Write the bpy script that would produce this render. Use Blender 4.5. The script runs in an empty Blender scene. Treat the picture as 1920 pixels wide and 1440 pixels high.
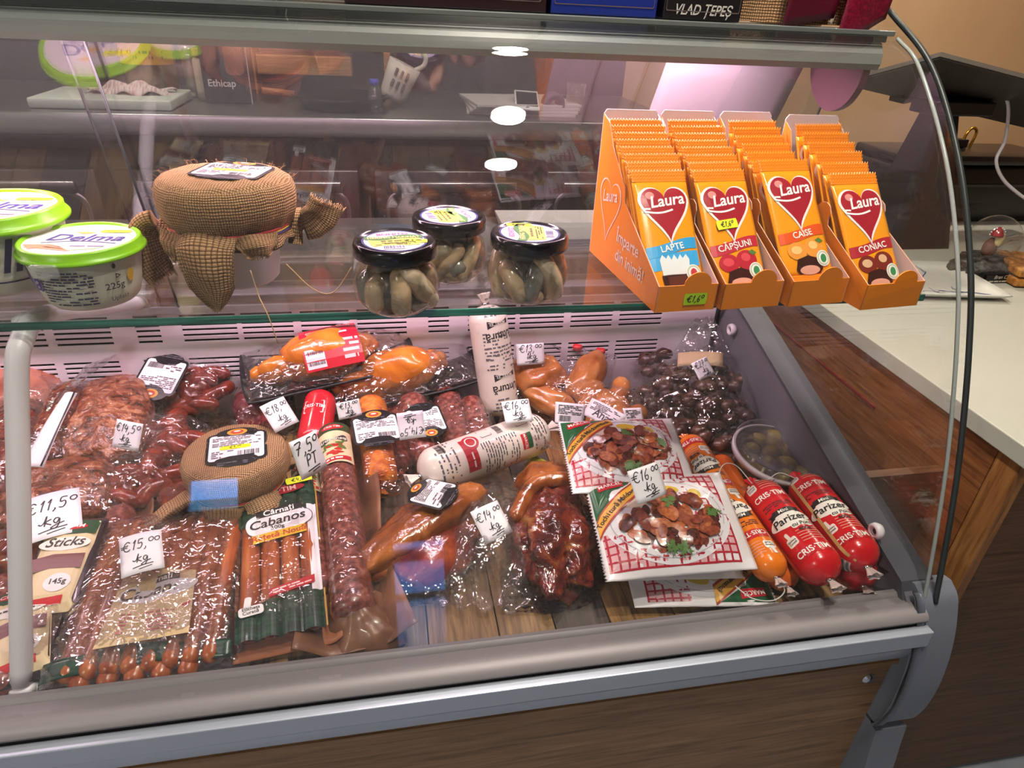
import bpy, bmesh, math, random
from mathutils import Vector, Matrix, noise
from math import sin, cos, pi, radians, sqrt, atan2

scene = bpy.context.scene
COL = scene.collection
random.seed(7)

# ------------------------------------------------------------------ camera
FPX = 1250.0                                   # focal length in pixels of a 1920 px wide frame
YAW, PITCH, ROLL = radians(11.8), radians(30.0), radians(3.0)
CAM = Vector((0.0, 0.0, 1.45))
FW = Vector((sin(YAW)*cos(PITCH), cos(YAW)*cos(PITCH), -sin(PITCH)))
_r0 = Vector((cos(YAW), -sin(YAW), 0)); _u0 = _r0.cross(FW)
RT = (_r0*cos(ROLL) + _u0*sin(ROLL)).normalized()
UP = RT.cross(FW)
cam_data = bpy.data.cameras.new('camera'); cam = bpy.data.objects.new('camera', cam_data); COL.objects.link(cam)
cam_data.sensor_width = 36.0; cam_data.lens = FPX/1920*36; cam_data.clip_start = .02
m = Matrix((RT, UP, -FW)).transposed().to_4x4(); m.translation = CAM
cam.matrix_world = m
scene.camera = cam

# ------------------------------------------------------------------ world (daylight outside the shop windows), exposure
world = bpy.data.worlds.new('world'); scene.world = world; world.use_nodes = True
wn = world.node_tree.nodes; wl = world.node_tree.links
bg = wn['Background']; bg.inputs[0].default_value = (.16, .42, .95, 1); bg.inputs[1].default_value = 7.0
scene.view_settings.view_transform = 'Standard'; scene.view_settings.look = 'None'
scene.view_settings.gamma = 1.0; scene.view_settings.use_curve_mapping = False
scene.view_settings.exposure = 0.30
scene.cycles.use_denoising = True
scene.cycles.use_light_tree = False
scene.cycles.use_adaptive_sampling = True; scene.cycles.adaptive_threshold = .045; scene.cycles.adaptive_min_samples = 10
scene.cycles.max_bounces = 6; scene.cycles.diffuse_bounces = 2; scene.cycles.glossy_bounces = 3
scene.cycles.transmission_bounces = 6; scene.cycles.transparent_max_bounces = 28
scene.cycles.caustics_reflective = False; scene.cycles.caustics_refractive = False
scene.cycles.sample_clamp_indirect = 4.0

def area_light(name, loc, rot, sx, sy, power, col):
    l = bpy.data.lights.new(name, 'AREA'); l.shape = 'RECTANGLE'; l.size = sx; l.size_y = sy; l.energy = power; l.color = col
    o = bpy.data.objects.new(name, l); COL.objects.link(o); o.location = loc; o.rotation_euler = rot
    return o
# pink lamp of the display case: four strip units end to end under its canopy
for _i in range(4): area_light('case_lamp', (-.925+.405*_i, .874, 1.405), (radians(12), 0, 0), .40, .05, 2.5, (1.0, .66, .78))

# ------------------------------------------------------------------ helpers
def lin(c):
    if isinstance(c, str):
        c = c.lstrip('#'); c = [int(c[i:i+2], 16)/255 for i in (0, 2, 4)]
        c = [x/12.92 if x <= .04045 else ((x+.055)/1.055)**2.4 for x in c]
    return (*c[:3], 1.0)

def ray(px, py): return FW + RT*((px-960)/FPX) - UP*((py-720)/FPX)
def atz(px, py, z):
    d = ray(px, py); return CAM + d*((z-CAM.z)/d.z)
def aty(px, py, y):
    d = ray(px, py); return CAM + d*((y-CAM.y)/d.y)
def pxm(P): return FPX/((Vector(P)-CAM).dot(FW))          # pixels per metre at a point

MATS = {}
def _new(name):
    mt = bpy.data.materials.new(name); mt.use_nodes = True
    return mt, mt.node_tree.nodes, mt.node_tree.links
def _coords(n, l, stretch=(1,1,1), uv=False):
    tc = n.new('ShaderNodeTexCoord'); mp = n.new('ShaderNodeMapping'); mp.inputs['Scale'].default_value = stretch
    l.new(tc.outputs['UV' if uv else 'Object'], mp.inputs['Vector']); return mp.outputs['Vector']
def _noise(n, l, vec, scale, detail=3, dist=0., rough=.5):
    t = n.new('ShaderNodeTexNoise'); t.inputs['Scale'].default_value = scale; t.inputs['Detail'].default_value = detail
    t.inputs['Distortion'].default_value = dist; t.inputs['Roughness'].default_value = rough; l.new(vec, t.inputs['Vector'])
    return t.outputs['Fac']
def _ramp(n, l, fac, stops):
    r = n.new('ShaderNodeValToRGB'); e = r.color_ramp.elements
    while len(e) < len(stops): e.new(.5)
    for i, (p, c) in enumerate(stops): e[i].position = p; e[i].color = lin(c)
    l.new(fac, r.inputs['Fac']); return r.outputs['Color']
def _bump(n, l, h, strength, dist=.002):
    b = n.new('ShaderNodeBump'); b.inputs['Strength'].default_value = strength; b.inputs['Distance'].default_value = dist
    l.new(h, b.inputs['Height']); return b.outputs['Normal']

def mat(name, col, rough=.5, metal=0., coat=0., spec=.5, stops=None, scale=40, detail=4, dist=0., stretch=(1,1,1),
        bump=None, emit=0., ecol=None, trans=0., sub=0.):
    if name in MATS: return MATS[name]
    mt, n, l = _new(name); b = n['Principled BSDF']
    b.inputs['Base Color'].default_value = lin(col); b.inputs['Roughness'].default_value = rough
    b.inputs['Metallic'].default_value = metal; b.inputs['Coat Weight'].default_value = coat; b.inputs['Coat Roughness'].default_value = .06
    b.inputs['Specular IOR Level'].default_value = spec
    if trans: b.inputs['Transmission Weight'].default_value = trans
    vec = None
    if stops:
        vec = _coords(n, l, stretch); l.new(_ramp(n, l, _noise(n, l, vec, scale, detail, dist), stops), b.inputs['Base Color'])
    if bump:
        v2 = _coords(n, l, bump[3] if len(bump) > 3 else stretch)
        nn = _bump(n, l, _noise(n, l, v2, bump[0], 3, .3), bump[1], bump[2] if len(bump) > 2 else .002)
        l.new(nn, b.inputs['Normal'])
        if coat: l.new(nn, b.inputs['Coat Normal'])
    if emit:
        mt.cycles.emission_sampling = 'NONE'
        b.inputs['Emission Color'].default_value = lin(ecol or col); b.inputs['Emission Strength'].default_value = emit
    MATS[name] = mt; return mt

def film(name, tint=(.97,.97,.97), rough=.10, haze=.02, f0=.05, crink=(60,.5,.004), hazecol=(.9,.88,.9)):
    """thin clear plastic or glass: see-through, mirror-like by Schlick's law, a little milky"""
    if name in MATS: return MATS[name]
    mt, n, l = _new(name); n.remove(n['Principled BSDF']); out = n['Material Output']
    tr = n.new('ShaderNodeBsdfTransparent'); tr.inputs[0].default_value = (*tint, 1)
    gl = n.new('ShaderNodeBsdfGlossy'); gl.inputs['Roughness'].default_value = rough; gl.inputs[0].default_value = (1,1,1,1)
    df = n.new('ShaderNodeBsdfDiffuse'); df.inputs[0].default_value = (*hazecol, 1)
    lw = n.new('ShaderNodeLayerWeight'); lw.inputs['Blend'].default_value = .5
    p = n.new('ShaderNodeMath'); p.operation = 'POWER'; p.inputs[1].default_value = 5; l.new(lw.outputs['Facing'], p.inputs[0])
    q = n.new('ShaderNodeMath'); q.operation = 'MULTIPLY_ADD'; q.inputs[1].default_value = 1-f0; q.inputs[2].default_value = f0; l.new(p.outputs[0], q.inputs[0])
    if crink:
        v = _coords(n, l)
        dn = n.new('ShaderNodeTexNoise'); dn.inputs['Scale'].default_value = crink[0]*.7; dn.inputs['Detail'].default_value = 2; l.new(v, dn.inputs['Vector'])
        dv = n.new('ShaderNodeVectorMath'); dv.operation = 'MULTIPLY_ADD'; dv.inputs[1].default_value = (.9/crink[0],)*3; l.new(dn.outputs['Color'], dv.inputs[0]); l.new(v, dv.inputs[2])
        def vor(sc):
            t_ = n.new('ShaderNodeTexVoronoi'); t_.inputs['Scale'].default_value = sc; l.new(dv.outputs[0], t_.inputs['Vector']); return t_.outputs['Distance']
        ad = n.new('ShaderNodeMath'); ad.operation = 'MULTIPLY_ADD'; ad.inputs[1].default_value = .35; l.new(vor(crink[0]*2.6), ad.inputs[0]); l.new(vor(crink[0]), ad.inputs[2])
        nn = _bump(n, l, ad.outputs[0], crink[1], crink[2]); l.new(nn, gl.inputs['Normal']); l.new(nn, lw.inputs['Normal'])
    m1 = n.new('ShaderNodeMixShader'); m1.inputs[0].default_value = haze; l.new(tr.outputs[0], m1.inputs[1]); l.new(df.outputs[0], m1.inputs[2])
    m2 = n.new('ShaderNodeMixShader'); l.new(q.outputs[0], m2.inputs[0]); l.new(m1.outputs[0], m2.inputs[1]); l.new(gl.outputs[0], m2.inputs[2])
    l.new(m2.outputs[0], out.inputs[0])
    MATS[name] = mt; return mt

def burlap_mat(name, c1, c2, k=1500.):
    if name in MATS: return MATS[name]
    mt, n, l = _new(name); b = n['Principled BSDF']; b.inputs['Roughness'].default_value = .95; b.inputs['Specular IOR Level'].default_value = .1
    vec = _coords(n, l, (1,1,1), uv=True)
    nz = n.new('ShaderNodeTexNoise'); nz.inputs['Scale'].default_value = 90; l.new(vec, nz.inputs['Vector'])
    ad = n.new('ShaderNodeVectorMath'); ad.operation = 'MULTIPLY_ADD'; ad.inputs[1].default_value = (.0022,)*3; l.new(nz.outputs['Color'], ad.inputs[0]); l.new(vec, ad.inputs[2])
    sp = n.new('ShaderNodeSeparateXYZ'); l.new(ad.outputs[0], sp.inputs[0])
    def absin(o):
        a = n.new('ShaderNodeMath'); a.operation = 'MULTIPLY'; a.inputs[1].default_value = k; l.new(o, a.inputs[0])
        s = n.new('ShaderNodeMath'); s.operation = 'SINE'; l.new(a.outputs[0], s.inputs[0])
        c = n.new('ShaderNodeMath'); c.operation = 'ABSOLUTE'; l.new(s.outputs[0], c.inputs[0]); return c.outputs[0]
    mx = n.new('ShaderNodeMath'); mx.operation = 'MULTIPLY'; l.new(absin(sp.outputs[0]), mx.inputs[0]); l.new(absin(sp.outputs[1]), mx.inputs[1])
    pw = n.new('ShaderNodeMath'); pw.operation = 'POWER'; pw.inputs[1].default_value = .55; l.new(mx.outputs[0], pw.inputs[0])
    fine = _noise(n, l, vec, 900, 2)
    m3 = n.new('ShaderNodeMath'); m3.operation = 'MULTIPLY'; l.new(pw.outputs[0], m3.inputs[0])
    m4 = n.new('ShaderNodeMath'); m4.operation = 'MULTIPLY_ADD'; m4.inputs[1].default_value = .7; m4.inputs[2].default_value = .65; l.new(fine, m4.inputs[0]); l.new(m4.outputs[0], m3.inputs[1])
    l.new(_ramp(n, l, m3.outputs[0], [(.12, c2), (.75, c1)]), b.inputs['Base Color'])
    l.new(_bump(n, l, pw.outputs[0], .8, .0015), b.inputs['Normal'])
    MATS[name] = mt; return mt

def wood_mat(name, stops, axis, scale=14, rough=.45, coat=.0, stretch=18, fine=True):
    """wood grain running along one axis of object space"""
    if name in MATS: return MATS[name]
    mt, n, l = _new(name); b = n['Principled BSDF']; b.inputs['Roughness'].default_value = rough; b.inputs['Coat Weight'].default_value = coat
    st = [stretch]*3; st[axis] = 1.0
    v = _coords(n, l, tuple(st))
    a = _noise(n, l, v, scale, 6, .6, .6)
    l.new(_ramp(n, l, a, stops), b.inputs['Base Color'])
    l.new(_bump(n, l, a, .15, .001), b.inputs['Normal'])
    MATS[name] = mt; return mt

# --------------------------------------------------------- objects
def mk(name, geo, mt, parent=None, smooth=True, uv=None, label=None, fm=None):
    V, F = geo[0], geo[1]
    me = bpy.data.meshes.new(name); me.from_pydata([tuple(v) for v in V], [], F)
    for mm in (mt if isinstance(mt, (list, tuple)) else [mt]): me.materials.append(mm)
    if fm: me.polygons.foreach_set('material_index', fm)
    if smooth: me.polygons.foreach_set('use_smooth', [True]*len(me.polygons))
    if uv is None and len(geo) > 2: uv = geo[2]
    if uv:
        lay = me.uv_layers.new(name='UVMap')
        for lp in me.loops: lay.data[lp.index].uv = uv[lp.vertex_index]
    me.update()
    o = bpy.data.objects.new(name, me); COL.objects.link(o)
    if parent is not None: o.parent = parent
    if label: o['label'] = label
    return o
def sharp(o, ang=35):
    me = o.data
    me.polygons.foreach_set('use_smooth', [True]*len(me.polygons))
    me.set_sharp_from_angle(angle=radians(ang)); return o
def tag(o, label, cat, group=None, kind=None):
    if label: o['label'] = label
    if cat: o['category'] = cat
    if group: o['group'] = group
    if kind: o['kind'] = kind
    return o
def thing(name, label, cat, M=None, group=None):
    o = bpy.data.objects.new(name, None); COL.objects.link(o); o.empty_display_size = .03
    if M is not None:
        if isinstance(M, Matrix): o.matrix_world = M
        else: o.location = M
    return tag(o, label, cat, group)
def struct(name, geo, mt, smooth=False):
    o = mk(name, geo, mt, None, smooth); o['kind'] = 'structure'; return o
def copy_thing(src, M, label):
    r = src.copy(); COL.objects.link(r); r['label'] = label
    if isinstance(M, Matrix): r.matrix_world = M
    else: r.location = M
    def rec(a, b):
        for ch in a.children:
            c = ch.copy(); COL.objects.link(c); c.parent = b; rec(ch, c)
    rec(src, r); return r

# --------------------------------------------------------- geometry
def join(*gs):
    V, F = [], []
    for g in gs:
        k = len(V); V += list(g[0]); F += [tuple(i+k for i in f) for f in g[1]]
    return V, F
def xf(g, M): return [M @ Vector(v) for v in g[0]], g[1]
def tr(g, x=0, y=0, z=0): return [Vector(v)+Vector((x,y,z)) for v in g[0]], g[1]
def box(x0, x1, y0, y1, z0, z1, bev=0.):
    if bev <= 0:
        V = [(x,y,z) for z in (z0,z1) for y in (y0,y1) for x in (x0,x1)]
        return V, [(0,2,3,1),(4,5,7,6),(0,1,5,4),(2,6,7,3),(0,4,6,2),(1,3,7,5)]
    bm = bmesh.new(); bmesh.ops.create_cube(bm, size=1)
    bmesh.ops.scale(bm, vec=(x1-x0,y1-y0,z1-z0), verts=bm.verts); bmesh.ops.translate(bm, vec=((x0+x1)/2,(y0+y1)/2,(z0+z1)/2), verts=bm.verts)
    bmesh.ops.bevel(bm, geom=list(bm.edges), offset=bev, segments=2, affect='EDGES', profile=.5)
    V = [v.co.copy() for v in bm.verts]; bm.verts.index_update(); F = [tuple(v.index for v in f.verts) for f in bm.faces]; bm.free(); return V, F
def prism(pts, a0, a1, axis=0):
    """polygon in the other two axes, extruded along axis from a0 to a1"""
    n = len(pts)
    def P(a, p): return (a,p[0],p[1]) if axis == 0 else ((p[0],a,p[1]) if axis == 1 else (p[0],p[1],a))
    V = [P(a0,p) for p in pts]+[P(a1,p) for p in pts]
    return V, [tuple(range(n)), tuple(range(2*n-1, n-1, -1))]+[(i,(i+1)%n,n+(i+1)%n,n+i) for i in range(n)]
def lathe(prof, n=40, caps=True):
    V, F, UV = [], [], []; s = 0
    for j, (r, z) in enumerate(prof):
        if j: s += sqrt((r-prof[j-1][0])**2+(z-prof[j-1][1])**2)
        for i in range(n):
            a = 2*pi*i/n; V.append((r*cos(a), r*sin(a), z)); UV.append((r*a, s))
    for j in range(len(prof)-1):
        for i in range(n): F.append((j*n+i, j*n+(i+1)%n, (j+1)*n+(i+1)%n, (j+1)*n+i))
    if caps:
        if prof[0][0] > 1e-4: F.append(tuple(range(n-1,-1,-1)))
        if prof[-1][0] > 1e-4: F.append(tuple((len(prof)-1)*n+i for i in range(n)))
    return V, F
def grid(nu, nv, f, cu=False, cv=False):
    V, F = [], []; mu = nu if cu else nu+1; mv = nv if cv else nv+1
    for j in range(mv):
        for i in range(mu): V.append(Vector(f(i/nu, j/nv)))
    for j in range(nv):
        for i in range(nu): F.append((j*mu+i, j*mu+(i+1)%mu, ((j+1)%mv)*mu+(i+1)%mu, ((j+1)%mv)*mu+i))
    return V, F
def sheet(nu, nv, f, th=.0006):
    """thin solid sheet with real thickness"""
    V, F = grid(nu, nv, f); mu = nu+1; N = len(V)
    nrm = [Vector((0,0,0)) for _ in V]
    for fc in F:
        nn = (V[fc[1]]-V[fc[0]]).cross(V[fc[3]]-V[fc[0]])
        for i in fc: nrm[i] += nn
    V2 = [v-(n.normalized() if n.length else Vector((0,0,1)))*th for v, n in zip(V, nrm)]
    B = [i for i in range(mu)]+[j*mu+nu for j in range(1,nv+1)]+[nv*mu+i for i in range(nu-1,-1,-1)]+[j*mu for j in range(nv-1,0,-1)]
    F2 = [tuple(N+i for i in reversed(fc)) for fc in F]
    F3 = [(B[(k+1)%len(B)], B[k], N+B[k], N+B[(k+1)%len(B)]) for k in range(len(B))]
    return V+V2, F+F2+F3
def spline(P, n=8):
    P = [Vector(p) for p in P]; Q = [P[0]*2-P[1]]+P+[P[-1]*2-P[-2]]; out = []
    for i in range(1, len(Q)-2):
        a, b, c, d = Q[i-1:i+3]
        for k in range(n):
            t = k/n; out.append(.5*((2*b)+(c-a)*t+(2*a-5*b+4*c-d)*t*t+(3*b-a-3*c+d)*t**3))
    return out+[P[-1]]
def tube(pts, r, n=10, caps=True):
    pts = [Vector(p) for p in pts]; V, F = [], []; m_ = len(pts)
    rr = r if callable(r) else (lambda t: r)
    t0 = (pts[1]-pts[0]).normalized(); a = Vector((0,0,1)) if abs(t0.z) < .9 else Vector((1,0,0)); u = t0.cross(a).normalized()
    for j, p in enumerate(pts):
        t = (pts[min(j+1,m_-1)]-pts[max(j-1,0)]).normalized(); u = (u-t*u.dot(t)).normalized(); w = t.cross(u)
        for i in range(n):
            an = 2*pi*i/n; V.append(p+(u*cos(an)+w*sin(an))*rr(j/(m_-1)))
    for j in range(m_-1):
        for i in range(n): F.append((j*n+i, j*n+(i+1)%n, (j+1)*n+(i+1)%n, (j+1)*n+i))
    if caps: F += [tuple(range(n-1,-1,-1)), tuple((m_-1)*n+i for i in range(n))]
    return V, F
def capsule(pts, r, n=12, k=4):
    """tube with rounded ends (a sausage)"""
    pts = [Vector(p) for p in pts]; d0 = (pts[0]-pts[1]).normalized(); d1 = (pts[-1]-pts[-2]).normalized()
    head = [pts[0]+d0*r*sin(pi/2*(1-i/k)) for i in range(k)]; tail = [pts[-1]+d1*r*sin(pi/2*(i+1)/k) for i in range(k)]
    allp = head+pts+tail; N = len(allp)
    def rf(t):
        j = round(t*(N-1))
        if j < k: return max(r*cos(pi/2*(1-j/k)), r*.08)
        if j >= N-k: return max(r*cos(pi/2*(j-(N-k)+1)/k), r*.08)
        return r
    return tube(allp, rf, n)
def ico(sub, f):
    bm = bmesh.new(); bmesh.ops.create_icosphere(bm, subdivisions=sub, radius=1)
    V = [Vector(f(v.co.copy())) for v in bm.verts]; bm.verts.index_update(); F = [tuple(v.index for v in q.verts) for q in bm.faces]; bm.free(); return V, F
def nz(x, y, z, s=1, seed=0): return noise.noise(Vector((x*s+seed*13.7, y*s-seed*7.1, z*s+seed*3.3)))
def blob(rx, ry, rz, seed=0, amp=.15, freq=2.2, sub=4, sq=0., flat=-.6):
    def f(v):
        d = 1+amp*nz(v.x,v.y,v.z,freq,seed)+amp*.4*nz(v.x,v.y,v.z,freq*2.7,seed+5)
        if sq:
            k = max(abs(v.x),abs(v.y)); d *= 1+sq*(1/max(k,.3)-1)*(1-abs(v.z))
        z = v.z*d
        if z < flat: z = flat+(z-flat)*.15
        return (v.x*d*rx, v.y*d*ry, (z-flat)*rz)
    return ico(sub, f)

# --------------------------------------------------------- flat shapes and print
def rrect(w, h, r, n=5):
    out = []
    for cx, cy, a0 in ((w/2-r,h/2-r,0),(-w/2+r,h/2-r,pi/2),(-w/2+r,-h/2+r,pi),(w/2-r,-h/2+r,3*pi/2)):
        for i in range(n+1): a = a0+pi/2*i/n; out.append((cx+r*cos(a), cy+r*sin(a)))
    return out
def ellipse(a, b, n=36): return [(a*cos(2*pi*i/n), b*sin(2*pi*i/n)) for i in range(n)]
def heart(w, n=48):
    """heart with a long point, width w, centred near its upper half"""
    out = []
    for i in range(n):
        t = 2*pi*i/n; x = 16*sin(t)**3; y = 13*cos(t)-5*cos(2*t)-2*cos(3*t)-cos(4*t)
        if y < 0: y *= 1.45
        out.append((x/32*w, y/32*w))
    return out
def star2(outline, rings=3, c=(0,0)):
    """star-shaped outline filled by rings so it can follow a curved surface"""
    n = len(outline); V = [c]; F = []
    for k in range(1, rings+1):
        t = k/rings; V += [(c[0]+(x-c[0])*t, c[1]+(y-c[1])*t) for x, y in outline]
    for i in range(n): F.append((0, 1+i, 1+(i+1)%n))
    for k in range(rings-1):
        for i in range(n): F.append((1+k*n+i, 1+(k+1)*n+i, 1+(k+1)*n+(i+1)%n, 1+k*n+(i+1)%n))
    return V, F
def rect2(x0, x1, y0, y1, nu=4, nv=4, f=None):
    V = [(x0+(x1-x0)*i/nu, y0+(y1-y0)*j/nv) for j in range(nv+1) for i in range(nu+1)]
    if f: V = [f(*v) for v in V]
    return V, [(j*(nu+1)+i, j*(nu+1)+i+1, (j+1)*(nu+1)+i+1, (j+1)*(nu+1)+i) for j in range(nv) for i in range(nu)]
def mv2(s, dx=0, dy=0, rot=0, sx=1, sy=None):
    c, q = cos(rot), sin(rot); sy = sx if sy is None else sy
    return [(dx+c*x*sx-q*y*sy, dy+q*x*sx+c*y*sy) for x, y in s[0]], s[1]
def text2(s, size=.01, bold=0., shear=0., align='CENTER', sx=1.):
    c = bpy.data.curves.new('t', 'FONT'); c.body = s; c.size = 1.; c.resolution_u = 3; c.shear = shear; c.offset = bold; c.align_x = align
    o = bpy.data.objects.new('t', c); me = o.to_mesh()
    V = [(v.co.x*size*sx, v.co.y*size) for v in me.vertices]; F = [tuple(p.vertices) for p in me.polygons]
    o.to_mesh_clear(); bpy.data.objects.remove(o); bpy.data.curves.remove(c)
    return V, F
def stroke2(pts, w):
    V, F = [], []; n = len(pts)
    for i, (x, y) in enumerate(pts):
        a = pts[max(i-1,0)]; b = pts[min(i+1,n-1)]; dx, dy = b[0]-a[0], b[1]-a[1]; L = sqrt(dx*dx+dy*dy) or 1
        V += [(x-dy/L*w/2, y+dx/L*w/2), (x+dy/L*w/2, y-dx/L*w/2)]
    for i in range(n-1): F.append((2*i, 2*i+1, 2*i+3, 2*i+2))
    return V, F
def ring2(outline, w):
    """closed band of width w just inside an outline (scaled)"""
    n = len(outline); m_ = max(sqrt(x*x+y*y) for x, y in outline); k = 1-w/m_
    V = list(outline)+[(x*k, y*k) for x, y in outline]
    return V, [(i, (i+1)%n, n+(i+1)%n, n+i) for i in range(n)]
def print2(x0, x1, y0, y1, rows, seed=0, fill=.55, dens=.8):
    """lines of print too small to read"""
    R = random.Random(seed); V, F = [], []; ph = (y1-y0)/rows
    for r in range(rows):
        y = y1-ph*(r+.5); x = x0; end = x1 if R.random() < .75 else x0+(x1-x0)*R.uniform(.4,.9)
        while x < end:
            w = min(R.uniform(1.2,5)*ph*.6, end-x)
            if R.random() < dens:
                k = len(V); h = ph*fill/2; V += [(x,y-h),(x+w,y-h),(x+w,y+h),(x,y+h)]; F.append((k,k+1,k+2,k+3))
            x += w+ph*.35
    return V, F
def barcode2(x0, x1, y0, y1, seed=0):
    R = random.Random(seed); V, F = [], []; x = x0; u = (x1-x0)/60
    while x < x1:
        w = u*R.choice((1,1,2,3)); k = len(V); V += [(x,y0),(x+w,y0),(x+w,y1),(x,y1)]; F.append((k,k+1,k+2,k+3)); x += w+u*R.choice((1,1,2))
    return V, F
def join2(*gs): return join(*gs)
HW = {  # handwriting strokes, unit height
 '€': ([[(.62,.82),(.45,.98),(.24,.9),(.12,.62),(.12,.35),(.26,.08),(.5,.02),(.66,.15)],[(-.15,.55),(.2,.6),(.48,.62)],[(-.1,.36),(.2,.42),(.42,.42)]], .8),
 '1': ([[(.1,.7),(.28,1.0),(.2,.5),(.16,0)]], .42),
 '2': ([[(.05,.8),(.2,1),(.42,.9),(.38,.6),(.05,.05),(.3,.08),(.55,0)]], .65),
 '3': ([[(.08,.9),(.3,1),(.42,.8),(.22,.55),(.42,.4),(.4,.12),(.2,0),(.02,.1)]], .6),
 '4': ([[(.16,1),(.06,.45),(.5,.5)],[(.4,.8),(.34,0)]], .62),
 '5': ([[(.5,1),(.16,.98),(.12,.58),(.36,.62),(.44,.35),(.3,.04),(.05,.08)]], .62),
 '6': ([[(.4,1),(.14,.6),(.08,.25),(.22,0),(.42,.15),(.38,.4),(.12,.35)]], .6),
 '7': ([[(.02,.9),(.25,.98),(.5,.95),(.3,.5),(.18,0)],[(.1,.5),(.46,.54)]], .62),
 '8': ([[(.40,.85),(.22,1),(.08,.82),(.22,.58),(.42,.30),(.26,.02),(.06,.22),(.24,.52),(.42,.80),(.34,.97)]], .6),
 '9': ([[(.42,.85),(.22,1),(.08,.78),(.22,.58),(.42,.75),(.4,.4),(.28,0)]], .6),
 '0': ([[(.28,.95),(.08,.75),(.06,.3),(.22,.02),(.42,.25),(.42,.7),(.26,.95)]], .58),
 'o': ([[(.24,1.0),(.06,.86),(.1,.62),(.3,.56),(.44,.76),(.38,.96),(.22,1.0)]], .5),
 ',': ([[(.12,.12),(.14,-.02),(.02,-.22)]], .3),
 '.': ([[(.1,.06),(.16,0)]], .25), '-': ([[(0,.45),(.35,.48)]], .5), ' ': ([], .35),
 'k': ([[(-.35,.35),(-.2,.2),(0,.35),(.14,1.0),(.06,0)],[(.46,.6),(.1,.36),(.5,.02)]], .58),
 'g': ([[(.4,.55),(.15,.6),(.05,.3),(.25,.1),(.42,.5),(.4,-.1),(.2,-.4),(-.1,-.3),(.3,-.05),(.75,.1)]], .6),
 'P': ([[(.1,0),(.14,.95),(.42,.9),(.4,.6),(.12,.5)]], .55), 'T': ([[(0,.95),(.5,.98)],[(.26,.96),(.2,0)]], .55),
}
def hand2(s, size, w=.0007, slant=.12):
    x = 0; parts = []
    for ch in s:
        st, adv = HW.get(ch, HW[' '])
        for pl in st:
            pts = [(p.x, p.y) for p in spline([(a,b,0) for a, b in pl], 4)] if len(pl) > 2 else pl
            parts.append(stroke2([((x+a+slant*b)*size, b*size) for a, b in pts], w))
        x += adv
    V, F = join(*[([(v[0],v[1]) for v in p[0]], p[1]) for p in parts])
    return [(vx-x*size/2, vy) for vx, vy in V], F
def decal(name, shapes, mt, parent, S, h=.0004, label=None):
    """flat print laid on a surface S(u, v, height)"""
    if isinstance(shapes, tuple): shapes = [shapes]
    V, F = [], []
    for s in shapes:
        k = len(V); V += [S(p[0], p[1], h) for p in s[0]]; F += [tuple(i+k for i in f) for f in s[1]]
    o = mk(name, (V, F), mt, parent, smooth=False); 
    if label: o['label'] = label
    return o
def flatS(z=0.): return lambda u, v, h: Vector((u, v, z+h))
def sub(S, dx, dy, rot=0.):
    c, q = cos(rot), sin(rot); return lambda u, v, h: S(dx+c*u-q*v, dy+q*u+c*v, h)
def cylS(r, rf=None, a0=0.):
    """axis along local y, print upright seen from +z: u goes around, v along the axis"""
    def S(u, v, h):
        R = (rf(v) if rf else r); a = u/r+a0; return Vector(((R+h)*sin(a), v, (R+h)*cos(a)))
    return S
def frame(bm_, zb, tm_, zt, roll=0.):
    """matrix of a thing lying with its foot at pixel bm (height zb) and its head at tm (height zt); also its length"""
    B = atz(*bm_, zb) if not isinstance(bm_, Vector) else bm_
    T = atz(*tm_, zt) if not isinstance(tm_, Vector) else tm_
    y = (T-B); L = y.length; y.normalize(); x = Vector((y.y, -y.x, 0))
    x = x.normalized() if x.length > 1e-5 else Vector((1,0,0)); z = x.cross(y)
    M = Matrix((x, y, z)).transposed().to_4x4() @ Matrix.Rotation(roll, 4, 'Y'); M.translation = (B+T)/2
    return M, L

# plain print and paint colours
def P(hexc, rough=.5): return mat('print_'+hexc.strip('#')+('' if rough == .5 else '_%d' % (rough*100)), hexc, rough)
WHITE, BLACK, RED = '#f2f0f0', '#141216', '#d8182c'
INK = '#1a1a22'
# ================================================================== THE ROOM
M_wall = mat('wall_paint', '#e0b78c', .85, stops=[(.3,'#dbb186'),(.7,'#e5be94')], scale=3, bump=(220,.08,.001))
M_wallw = mat('wall_pale', '#b9b4ac', .85, bump=(200,.06,.001))
M_floor = mat('floor_tile_stone', '#8d949e', .08, stops=[(.3,'#838a94'),(.7,'#989fa9')], scale=6)
M_ceil = mat('ceiling_paint', '#d8d4cc', .9)
X0, X1, Y0, Y1, ZC = -2.8, 3.4, -2.6, 2.62, 2.7
struct('floor', box(X0,X1,Y0-.1,Y1+.1,-.06,0), M_floor)
struct('ceiling', box(X0,X1,Y0-.1,Y1+.1,ZC,ZC+.08), M_ceil)
struct('wall_back', box(X0,X1,Y1,Y1+.1,0,ZC), M_wall)
struct('wall_left', box(X0-.1,X0,Y0-.1,Y1+.1,0,ZC), M_wallw)
struct('wall_right', box(X1,X1+.1,Y0-.1,Y1+.1,0,ZC), M_wall)
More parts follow.
